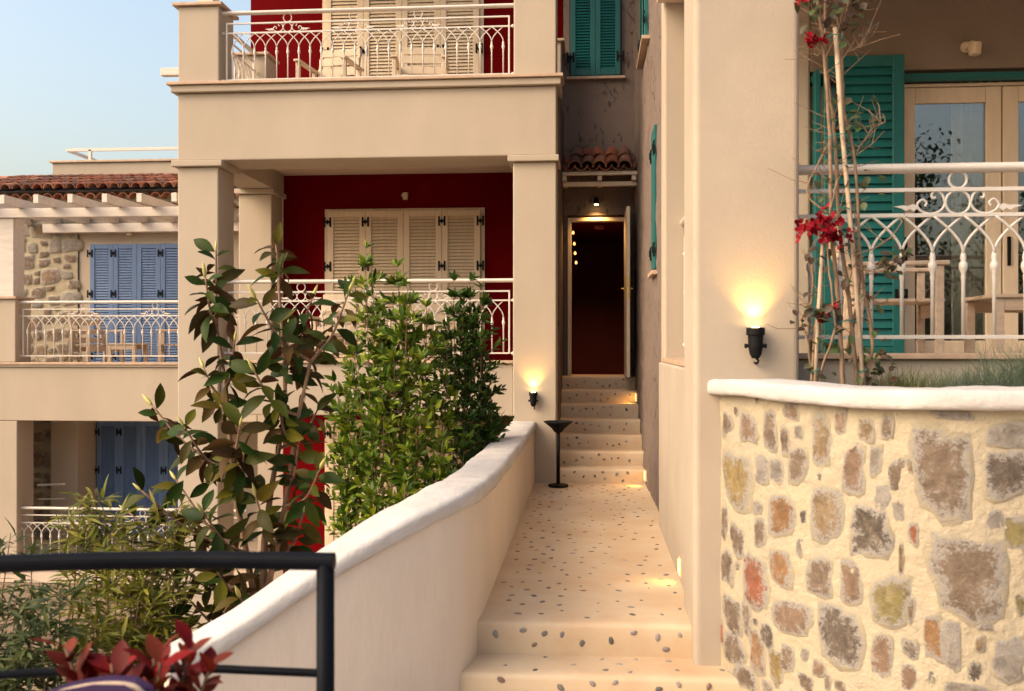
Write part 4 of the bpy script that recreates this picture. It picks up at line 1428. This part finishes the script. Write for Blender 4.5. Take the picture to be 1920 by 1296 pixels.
def leaf_mesh(name, geo, mats):
    b = MB()
    b.v, b.f, b.m = list(geo[0]), list(geo[1]), list(geo[2])
    return b.mesh(name, mats, smooth=True)


def add_leaf(mb, geo, M, single=False):
    vs = [M @ Vector(v) for v in geo[0]]
    b0 = len(mb.v)
    mb.v.extend([tuple(v) for v in vs])
    for f, m in zip(geo[1], geo[2]):
        mb.f.append(tuple(i + b0 for i in f))
        mb.m.append(m if single else 0)


def simple_leaf(w, fold=.2, curl=.2):
    """single-layer four-quad leaf for dense foliage"""
    prof = [(.05, 0), (1.0, .42), (.55, .78), (.02, 1)]
    vs = []
    for q, t in prof:
        hw = q * w / 2
        z = -curl * t * t
        vs += [(-hw, t, z + fold * hw), (0, t, z), (hw, t, z + fold * hw)]
    fs = []
    for i in range(3):
        for j in range(2):
            a = i * 3 + j
            fs.append((a, a + 1, a + 4, a + 3))
    return vs, fs, [0] * len(fs)


def rdir(rnd):
    a = rnd.uniform(0, 2 * math.pi)
    return Vector((math.cos(a), math.sin(a), 0))


# magnolia ---------------------------------------------------------
rnd = random.Random(11)
mag = thing('magnolia_tree', 'young magnolia with big glossy leaves and rusty undersides by the white wall', 'tree', (-1.80, 5.25, -1.95))
T1 = catmull([(-1.80, 5.25, -1.95), (-1.80, 5.25, -.6), (-1.82, 5.25, .15), (-1.78, 5.25, .55), (-1.72, 5.32, 1.1), (-1.80, 5.45, 1.75)], 8)
T2 = catmull([(-1.81, 5.25, -.35), (-1.92, 5.22, .3), (-1.98, 5.2, .7), (-2.03, 5.25, 1.1), (-2.11, 5.3, 1.5)], 8)
T3 = catmull([(-1.80, 5.24, .0), (-1.68, 5.2, .5), (-1.62, 5.22, .95), (-1.55, 5.25, 1.3)], 8)
MB().tube(T1, [.030 - .022 * i / (len(T1) - 1) for i in range(len(T1))], 8).build('trunk', M_['bark'], mag, smooth=True)
MB().tube(T2, [.022 - .014 * i / (len(T2) - 1) for i in range(len(T2))], 8).build('trunk', M_['bark'], mag, smooth=True)
MB().tube(T3, [.020 - .012 * i / (len(T3) - 1) for i in range(len(T3))], 8).build('trunk', M_['bark'], mag, smooth=True)
MAG = [(-2.153, 5.4, 1.939), (-2.135, 5.2, 1.771), (-1.866, 5.6, 2.005), (-1.343, 5.3, 1.698), (-1.616, 5.5, 1.664), (-1.774, 5.0, 1.641), (-1.967, 5.2, 1.414), (-1.597, 5.6, 1.415), (-1.695, 5.3, 1.474), (-2.268, 5.5, 1.258), (-1.724, 5.2, 1.088), (-1.597, 5.6, 1.035), (-2.537, 5.4, 1.042), (-2.214, 5.1, 0.946), (-1.862, 5.0, 0.957), (-1.603, 5.2, 0.853), (-1.426, 5.0, 0.733), (-2.553, 5.3, 0.561), (-2.731, 5.5, 0.402), (-2.481, 5.6, 0.581), (-2.026, 4.9, 0.515), (-1.81, 5.1, 0.571), (-1.634, 5.4, 0.434), (-2.396, 5.2, 0.279), (-2.009, 5.0, 0.212), (-1.887, 5.5, 0.163), (-2.199, 5.1, 0.011), (-1.825, 4.9, 0.071), (-1.80, 5.05, 1.25), (-1.86, 5.05, .80)]
MLEAF = [leaf_mesh('leaf', leaf_geo(.44, .34, c), [M_['mag_top'], M_['mag_back']]) for c in (.18, .36, .55)]
budm = MB().lathe([(.004, 0), (.011, .015), (.013, .04), (.009, .07), (.002, .10)], n=8).mesh('bud', M_['bud'], smooth=True)
stems = T1 + T2 + T3
MAGM = []
for tip in MAG:
    tip = Vector(tip)
    cand = [p for p in stems if p.z < tip.z - .22]
    base = min(cand, key=lambda p: (p - tip).length + abs((tip.z - p.z) - .45) * .6)
    mid = base.lerp(tip, .55) + Vector((0, 0, -.07)) + (tip - base).cross(Vector((0, 0, 1))) * rnd.uniform(-.08, .08)
    br = catmull([base, mid, tip], 8)
    MB().tube(br, [.011 - .006 * i / (len(br) - 1) for i in range(len(br))], 6).build('branch', M_['bark'], mag, smooth=True)
    a = rnd.uniform(0, 6.28)
    nl = 18
    for k in range(nl):
        f = .22 + .77 * (k / (nl - 1))
        i = min(len(br) - 2, int(f * (len(br) - 1)))
        p = br[i].lerp(br[i + 1], f * (len(br) - 1) - i)
        ax = (br[i + 1] - br[i]).normalized()
        a += 2.4 + rnd.uniform(-.3, .3)
        u = ax.orthogonal().normalized()
        v = ax.cross(u)
        rad = u * math.cos(a) + v * math.sin(a)
        up = .75 if k > nl - 4 else rnd.uniform(-.35, .45)
        d = rad + ax * up + Vector((0, 0, rnd.uniform(-.45, .15)))
        nrm = Vector((rnd.uniform(-.8, .8), rnd.uniform(-1.5, .5), rnd.uniform(.1, 1.0)))
        MAGM.append((rnd.randrange(3), frame(p + rad * .008, d, nrm, rnd.uniform(.10, .18))))
    inst('bud', budm, frame(tip, ax.orthogonal(), ax, rnd.uniform(.6, 1.0)), mag)

MAGM.sort(key=lambda q: q[1].translation.y)
mf = MB()
for i, (k, m) in enumerate(MAGM):
    if i < 290: inst('leaf', MLEAF[k], m, mag)
    else: add_leaf(mf, leaf_geo(.44, .34, (.18, .36, .55)[k]), m, True)
tag(mf.build('foliage', [M_['mag_top'], M_['mag_back']], mag, smooth=True), kind='stuff')

# laurel-like shrubs ----------------------------------------------
def shrub(name, label, base, tips, mat, nstem, lsize, seed, keep=250, depth=.75, spread=.17, dens=1.0):
    rnd = random.Random(seed)
    o = thing(name, label, 'shrub', base)
    bs = Vector(base)
    geo = simple_leaf(.42, .3, .15)
    lm = MB()
    lm.v, lm.f, lm.m = list(geo[0]), list(geo[1]), list(geo[2])
    lme = lm.mesh('leaf', mat, smooth=True)
    Ms = []
    stem = MB()
    for tip in tips:
        tip = Vector(tip)
        b0 = bs + Vector((rnd.uniform(-.18, .18) + (tip.x - bs.x) * .25, rnd.uniform(-.15, .15) + (tip.y - bs.y) * .25, 0))
        mid = b0.lerp(tip, .55) + Vector((rnd.uniform(-.08, .08), rnd.uniform(-.08, .08), 0))
        br = catmull([b0, mid, tip], 12)
        stem.tube(br, [.009 - .006 * i / (len(br) - 1) for i in range(len(br))], 5)
        ntw = int(33 * dens)
        for k in range(ntw):
            f = k / (ntw - 1)
            dd = depth * f
            # point at distance dd below the tip along the stem
            i = len(br) - 1
            acc = 0
            while i > 0 and acc < dd:
                acc += (br[i] - br[i - 1]).length
                i -= 1
            p = br[i]
            rad = rdir(rnd)
            L = spread * (.15 + 1.0 * min(1, f * 1.6)) * rnd.uniform(.4, 1.25)
            e = p + rad * L + Vector((0, 0, rnd.uniform(.2, .9) * L + .02))
            stem.tube([p, p.lerp(e, .5) + Vector((0, 0, -.01)), e], .0022, 3, caps=False)
            ax = (e - p).normalized()
            a = rnd.uniform(0, 6)
            for q in range(7):
                g_ = .45 + .55 * q / 6
                lp = p.lerp(e, g_)
                a += 2.4
                u = ax.orthogonal().normalized()
                v = ax.cross(u)
                rr = u * math.cos(a) + v * math.sin(a)
                d = rr * rnd.uniform(.6, 1.0) + ax * rnd.uniform(.4, 1.1) + Vector((0, 0, .25))
                Ms.append(frame(lp, d, Vector((rnd.uniform(-.6, .6), rnd.uniform(-1.3, .3), .8)), lsize * rnd.uniform(.55, 1.2)))
    stem.build('stems', M_['bark'], o, smooth=True)
    Ms.sort(key=lambda m: m.translation.y)
    step_ = max(1, len(Ms) // (2 * keep))
    front = Ms[:2 * keep * step_ // 2:step_][:keep]
    ids = set(id(m) for m in front)
    fol = MB()
    for m in Ms:
        if id(m) in ids: inst('leaf', lme, m, o)
        else: add_leaf(fol, geo, m)
    tag(fol.build('foliage', mat, o, smooth=True), kind='stuff')
    return o


SHA = [(-1.725, 7.3, 2.123), (-1.754, 7.0, 1.422), (-1.494, 7.4, 1.986), (-1.353, 7.1, 1.821), (-1.685, 7.4, 1.757), (-1.246, 7.3, 1.669), (-1.634, 7.0, 1.264), (-1.413, 6.9, 1.382), (-1.234, 7.0, 1.264), (-1.794, 7.0, 0.947), (-1.955, 7.3, 1.093), (-1.47, 6.8, 0.961), (-1.238, 6.8, 0.886), (-1.081, 7.3, 1.095), (-1.835, 7.0, 0.67), (-1.548, 6.8, 0.615), (-1.258, 6.7, 0.629), (-1.045, 6.8, 0.696), (-1.808, 6.9, 0.407), (-1.502, 6.6, 0.34), (-1.276, 6.6, 0.418), (-1.743, 6.8, 0.152), (-1.068, 6.7, 0.518), (-1.6, 7.2, 1.55), (-1.40, 7.2, 1.62), (-1.5, 7.1, 1.2)]
SHB = [(-1.11, 7.8, 1.906), (-0.991, 7.9, 1.911), (-0.875, 7.8, 1.839), (-1.125, 7.6, 1.552), (-0.931, 7.8, 1.512), (-0.944, 7.3, 0.898), (-0.82, 7.9, 1.20), (-0.80, 7.8, 0.95), (-0.84, 7.6, 0.76), (-0.92, 7.1, 0.677), (-0.78, 7.6, 0.80), (-1.02, 7.8, 1.7), (-1.0, 7.7, 1.35), (-.95, 7.6, 1.1)]
shrub('leafy_shrub', 'bright green dense shrub rising in two spires before the red balcony', (-1.45, 7.1, -1.95), SHA, M_['laurel'], 10, .085, 21, spread=.17)
shrub('leafy_shrub', 'dark green narrow shrub next to the cream column with the uplight', (-.98, 7.75, -1.95), SHB, M_['laurel_d'], 8, .078, 22, spread=.13, dens=1.15)


# bamboo -----------------------------------------------------------
def bamboo(label, base, tips, mat, seed, per=60):
    rnd = random.Random(seed)
    o = thing('bamboo_clump', label, 'bamboo', base, 'bamboo clumps in the garden')
    bs = Vector(base)
    geo = simple_leaf(.16, .2, .25)
    fol, st = MB(), MB()
    for tip in tips:
        tip = Vector(tip)
        b0 = bs + Vector((rnd.uniform(-.2, .2) + (tip.x - bs.x) * .5, rnd.uniform(-.2, .2), 0))
        br = catmull([b0, b0.lerp(tip, .6) + Vector((0, 0, .1)), tip], 12)
        st.tube(br, [.008 - .006 * i / (len(br) - 1) for i in range(len(br))], 5)
        for k in range(per):
            f = 1 - .75 * (k / per) ** 1.1
            i = min(len(br) - 2, int(f * (len(br) - 1)))
            p = br[i]
            L = rnd.uniform(.08, .26) * (.4 + 1.2 * (1 - f))
            e = p + rdir(rnd) * L + Vector((0, 0, rnd.uniform(-.2, .7) * L))
            st.tube([p, e], .0012, 3, caps=False)
            ax = (e - p).normalized()
            for q in range(5):
                lp = p.lerp(e, .5 + .5 * q / 4)
                d = ax + rdir(rnd) * .9 + Vector((0, 0, rnd.uniform(-.5, .4)))
                add_leaf(fol, geo, frame(lp, d, Vector((rnd.uniform(-.6, .6), rnd.uniform(-.8, .3), 1)), rnd.uniform(.075, .14)))
    st.build('canes', M_['bark'], o, smooth=True)
    tag(fol.build('foliage', mat, o, smooth=True), kind='stuff')
    return o


bamboo('dark feathery bamboo at the far left behind the black handrail', (-2.72, 4.45, -1.95), [(-2.895, 4.6, 0.448), (-2.722, 4.5, 0.366), (-2.528, 4.4, 0.238), (-2.742, 4.4, 0.182), (-2.549, 4.3, 0.063), (-2.706, 4.3, -0.041), (-2.85, 4.35, .0)], M_['bamboo_d'], 31, 75)
bamboo('yellow-green feathery bamboo between the handrail and the magnolia', (-2.42, 4.85, -1.95), [(-2.753, 5.0, 0.53), (-2.716, 5.1, 0.60), (-2.62, 5.0, .5), (-2.35, 5.2, .52), (-2.543, 5.0, 0.375), (-2.404, 4.9, 0.369), (-2.287, 4.9, 0.258), (-2.392, 5.4, 0.3), (-2.404, 5.5, 0.438), (-2.498, 4.8, 0.194), (-2.278, 4.7, 0.114), (-2.2, 4.9, 0.119), (-2.423, 4.5, 0.059), (-2.312, 4.6, -0.02), (-2.212, 4.8, -0.077)], M_['bamboo'], 32, 75)

# red-leaved photinia in a pot -------------------------------------
rnd = random.Random(5)
ph = thing('red_photinia', 'red-leaved photinia plant in front of the black handrail', 'plant', (-1.0, 2.1, -.334))
MB().lathe([(.12, 0), (.15, .02), (.19, .36), (.20, .36), (.20, .40), (.175, .40), (.17, .34), (.0, .33)], (-1.0, 2.1, -.334), 20).build('pot', M_['tile'], ph)
RLEAF = [leaf_mesh('leaf', leaf_geo(.52, .2, c), [M_['redleaf'], M_['redleaf']]) for c in (.05, .2)]
PT = [(-1.19, 2.1, .70), (-1.092, 2.12, .66), (-1.036, 2.05, .66), (-.981, 2.1, .68), (-.945, 2.05, .69), (-.905, 2.12, .70), (-.85, 2.1, .67), (-.969, 2.0, .60), (-1.079, 2.08, .60), (-1.153, 2.15, .62), (-.908, 2.08, .60), (-.90, 2.05, .55)]
st = MB()
for tip in PT:
    tip = Vector(tip)
    b0 = Vector((-1.0 + rnd.uniform(-.04, .04), 2.1, .02))
    br = catmull([b0, b0.lerp(tip, .6) + Vector((0, 0, .04)), tip], 6)
    st.tube(br, .004, 5)
    a = rnd.uniform(0, 6)
    for k in range(10):
        f = .66 + .34 * k / 9
        i = min(len(br) - 2, int(f * (len(br) - 1)))
        p = br[i].lerp(br[i + 1], f * (len(br) - 1) - i)
        ax = (br[i + 1] - br[i]).normalized()
        a += 2.4
        u = ax.orthogonal().normalized()
        v = ax.cross(u)
        rr = u * math.cos(a) + v * math.sin(a)
        d = rr * .75 + ax * rnd.uniform(.5, 1.3)
        inst('leaf', rnd.choice(RLEAF), frame(p, d, ax * .6 - rr + Vector((0, -.3, .2)), rnd.uniform(.052, .085)), ph)
st.build('stems', M_['bark'], ph, smooth=True)

# bougainvillea ----------------------------------------------------
rnd = random.Random(9)
bo = thing('bougainvillea', 'bare-stemmed bougainvillea with crimson bracts tied to a cane before the railing', 'plant', (1.2, 4.6, 1.12))
BO = [[(1.04, 1.232), (1.06, 1.509), (1.084, 1.805), (1.072, 1.954)], [(1.048, 1.232), (1.023, 1.41), (.999, 1.509), (1.048, 1.608), (1.043, 1.805)], [(1.173, 1.232), (1.156, 1.607), (1.12, 1.953), (1.115, 2.373), (1.084, 2.843), (1.048, 3.067), (1.0, 3.3)], [(1.245, 1.232), (1.216, 1.607), (1.168, 1.953), (1.144, 2.397), (1.113, 2.694), (1.11, 3.04), (1.13, 3.35)], [(1.216, 1.36), (1.276, 1.656), (1.252, 1.878), (1.216, 2.174), (1.197, 2.618), (1.168, 2.94), (1.14, 3.2)], [(1.288, 1.287), (1.312, 1.41), (1.269, 1.755), (1.245, 2.05), (1.228, 2.297), (1.192, 2.495), (1.18, 2.841), (1.216, 3.037), (1.25, 3.3)], [(1.12, 2.002), (1.023, 2.103), (1.06, 2.226), (1.12, 2.348)], [(1.216, 2.248), (1.312, 2.394), (1.372, 2.43)], [(1.192, 2.754), (1.24, 2.777), (1.276, 2.789)], [(1.12, 2.768), (1.048, 2.758), (.987, 2.752)], [(1.216, 1.804), (1.36, 1.865), (1.456, 1.986)], [(1.216, 1.755), (1.336, 1.729), (1.432, 1.803)], [(1.07, 1.25), (1.13, 1.45), (1.12, 1.6), (1.10, 1.9), (1.14, 2.15)]]
alls = []
for i, br in enumerate(BO):
    th = .78 * [.012, .010, .015, .015, .012, .012, .006, .004, .004, .004, .004, .004, .009][i]
    yb = [4.60, 4.62, 4.58, 4.62, 4.66, 4.60, 4.6, 4.6, 4.58, 4.58, 4.55, 4.56, 4.56][i]
    P = [(br[0][0], yb, 1.10)] if br[0][1] < 1.4 and i != 4 else []
    P += [(x, yb + rnd.uniform(-.02, .02), z) for x, z in br]
    pts = catmull(P, 7)
    pts = [p + Vector((rnd.uniform(-.002, .002), 0, 0)) for p in pts]
    MB().tube(pts, [th * (1 - .45 * k / (len(pts) - 1)) for k in range(len(pts))], 7).build('stem', M_['stem_grey'], bo, smooth=True)
    alls += [p for p in pts if p.z > 1.4]
MB().tube([(1.276, 4.56, 1.09), (1.225, 4.565, 1.75), (1.168, 4.57, 2.421), (1.14, 4.575, 2.87)], .0105, 10).build('cane_stake', M_['cane'], bo, smooth=True)
MB().tube([(1.045, 4.57, 1.10), (1.06, 4.57, 1.5), (1.085, 4.57, 1.9)], .009, 8).build('cane_stake', M_['cane'], bo, smooth=True)
for x, z, r_ in ((1.05, 1.27, .02), (1.19, 1.50, .045), (1.265, 1.27, .02), (1.16, 2.02, .05), (1.15, 2.36, .055), (1.13, 2.82, .05)):
    MB().tube([(x + r_ * math.cos(a * .628), 4.575 + .035 * math.sin(a * .628), z + .008 * math.sin(a)) for a in range(11)], .0025, 5).build('twine_tie', M_['twine'], bo)
tw = MB()
for k in range(170):
    p = rnd.choice(alls)
    L = rnd.uniform(.04, .20) * (1.4 if p.z > 2.7 else 1)
    d = Vector((rnd.uniform(-1, 1), rnd.uniform(-.5, .4), rnd.uniform(.0, .9))).normalized()
    m_ = p + d * L * .5 + Vector((rnd.uniform(-.02, .02), 0, rnd.uniform(-.02, .02)))
    e_ = p + d * L + Vector((rnd.uniform(-.02, .02), 0, 0))
    tw.tube([p, m_, e_], [.0024, .0018, .0009], 4, caps=False)
    if rnd.random() < .5:
        tw.tube([m_, m_ + Vector((rnd.uniform(-1, 1), rnd.uniform(-.3, .3), rnd.uniform(-.2, 1))).normalized() * L * .45], [.002, .001], 4, caps=False)
tag(tw.build('twigs', M_['stem_grey'], bo, smooth=True), kind='stuff')
brm = leaf_mesh('bract', leaf_geo(.8, .35, -.1), [M_['bract'], M_['bract']])
blm = leaf_mesh('leaf', leaf_geo(.7, .3, .2), [M_['boug_leaf'], M_['boug_leaf']])


def bract_cluster(c, n, r):
    for k in range(n):
        q = Vector(c) + Vector((rnd.gauss(0, r), rnd.gauss(0, r * .6), rnd.gauss(0, r * .8)))
        ax = Vector((rnd.uniform(-1, 1), rnd.uniform(-1, .1), rnd.uniform(-.3, 1))).normalized()
        u = ax.orthogonal().normalized()
        v = ax.cross(u)
        for t in range(3):
            a = t * 2.094 + k
            rr = u * math.cos(a) + v * math.sin(a)
            inst('bract', brm, frame(q, rr + ax * .45, ax, rnd.uniform(.026, .036)), bo)
        MB


bract_cluster((1.055, 4.50, 1.93), 38, .042)
bract_cluster((1.13, 4.50, 1.90), 16, .03)
bract_cluster((1.08, 4.55, 1.515), 5, .014)
bract_cluster((1.02, 4.55, 2.80), 7, .016)
bract_cluster((1.075, 4.55, 2.80), 4, .012)
bract_cluster((1.0, 4.55, 3.01), 6, .02)
bract_cluster((1.13, 4.55, 1.56), 2, .01)
for c, n, r_ in (((1.03, 1.53), 22, .045), ((1.38, 1.77), 16, .03), ((1.43, 1.82), 10, .02), ((1.34, 1.34), 26, .05), ((1.30, 1.28), 14, .05), ((1.10, 1.57), 8, .03), ((1.06, 1.80), 8, .03), ((1.16, 2.95), 18, .06), ((1.2, 2.88), 10, .04), ((1.24, 2.42), 5, .02), ((1.16, 1.45), 8, .05), ((1.28, 1.6), 5, .03), ((1.06, 1.97), 6, .02), ((1.10, 3.0), 22, .07), ((1.22, 2.98), 16, .06), ((1.17, 2.5), 9, .06), ((1.25, 2.1), 10, .06), ((1.10, 2.2), 8, .05), ((1.2, 1.7), 12, .07), ((1.08, 1.35), 12, .05)):
    for k in range(n):
        p = Vector((c[0] + rnd.gauss(0, r_), 4.56 + rnd.gauss(0, .03), c[1] + rnd.gauss(0, r_)))
        inst('leaf', blm, frame(p, (rnd.uniform(-1, 1), rnd.uniform(-.8, .3), rnd.uniform(-.9, .3)), (rnd.uniform(-.5, .5), -.7, .8), rnd.uniform(.03, .055)), bo)


# grasses in the planter -------------------------------------------
def tuft(name, label, c, n, h, spread, mat, seed, flowers=False):
    rnd = random.Random(seed)
    o = thing(name, label, 'plant', c)
    b = MB()
    for k in range(n):
        p = Vector(c) + Vector((rnd.gauss(0, spread * .5), rnd.gauss(0, .03), 0))
        d = Vector((rnd.gauss(0, .45), rnd.gauss(0, .25), 1)).normalized()
        L = h * rnd.uniform(.5, 1.1)
        s = Vector((1, 0, 0)) * rnd.uniform(.0010, .0020)
        m_ = p + d * L * .55
        e_ = p + d * L + Vector((d.x * L * .45, d.y * L * .3, -abs(d.x) * L * .3))
        b.add([p - s, p + s, m_ + s * .8, m_ - s * .8, e_], [(0, 1, 2, 3), (3, 2, 4)])
    tag(b.build('blades', mat, o), kind='stuff')
    return o


tuft('lavender_plant', 'low yellowish lavender plant at the foot of the bougainvillea', (1.45, 4.60, 1.12), 420, .20, .16, M_['grass'], 1)
tuft('lavender_plant', 'thin low lavender sprigs between bougainvillea and grass tufts', (1.60, 4.66, 1.12), 160, .17, .16, M_['grass'], 4)
tuft('grass_tuft', 'small blue-green grass tuft on the stone wall planter', (1.73, 4.52, 1.12), 420, .20, .14, M_['grass_b'], 2)
tuft('grass_tuft', 'tall blue-green grass tuft at the right edge of the planter', (2.02, 4.55, 1.12), 900, .33, .24, M_['grass_b'], 3)

# pot in the bed behind the garden wall
po = tag(MB().lathe([(.06, .0), (.075, .02), (.10, .17), (.11, .17), (.11, .20), (.09, .20), (.085, .16), (.0, .15)], (-.86, 8.2, .42), 16).build('flower_pot', M_['tile'], loc=(-.86, 8.2, .42)), 'terracotta pot behind the garden wall below the dark shrub', 'pot')

# trees behind the viewpoint, seen mirrored in the glazed door -------
def far_tree(label, c, h, r, seed):
    rnd = random.Random(seed)
    o = thing('garden_tree', label, 'tree', c, 'trees mirrored in the glazed door')
    C_ = Vector(c)
    t = MB().tube(catmull([C_, C_ + Vector((.1, 0, h * .4)), C_ + Vector((0, 0, h * .85))], 6), [.16 - .1 * i / 12 for i in range(13)], 7)
    for k in range(7):
        a = k * .9
        t.tube([C_ + Vector((0, 0, h * (.35 + .06 * k))), C_ + Vector((math.cos(a) * r * .7, math.sin(a) * r * .7, h * (.55 + .06 * k)))], [.05, .015], 5)
    t.build('trunk', M_['bark'], o, smooth=True)
    geo = simple_leaf(.5, .3, .2)
    f = MB()
    for cl in range(46):
        cc = C_ + Vector((rnd.gauss(0, r * .45), rnd.gauss(0, r * .45), h * rnd.uniform(.38, 1.0)))
        for k in range(48):
            p = cc + Vector((rnd.gauss(0, .26), rnd.gauss(0, .26), rnd.gauss(0, .22)))
            add_leaf(f, geo, frame(p, (rnd.uniform(-1, 1), rnd.uniform(-1, 1), rnd.uniform(-1, .6)), (rnd.uniform(-.5, .5), rnd.uniform(-.5, .5), 1), rnd.uniform(.10, .18)))
    tag(f.build('crown', M_['laurel_d'], o, smooth=True), kind='stuff')


far_tree('dark tree reflected at the left of the right-hand door glass', (7.9, -9.0, -1.95), 8.5, .9, 41)
far_tree('dark tree reflected low in the middle of the door glass', (10.2, -9.5, -1.95), 7.5, 2.0, 42)
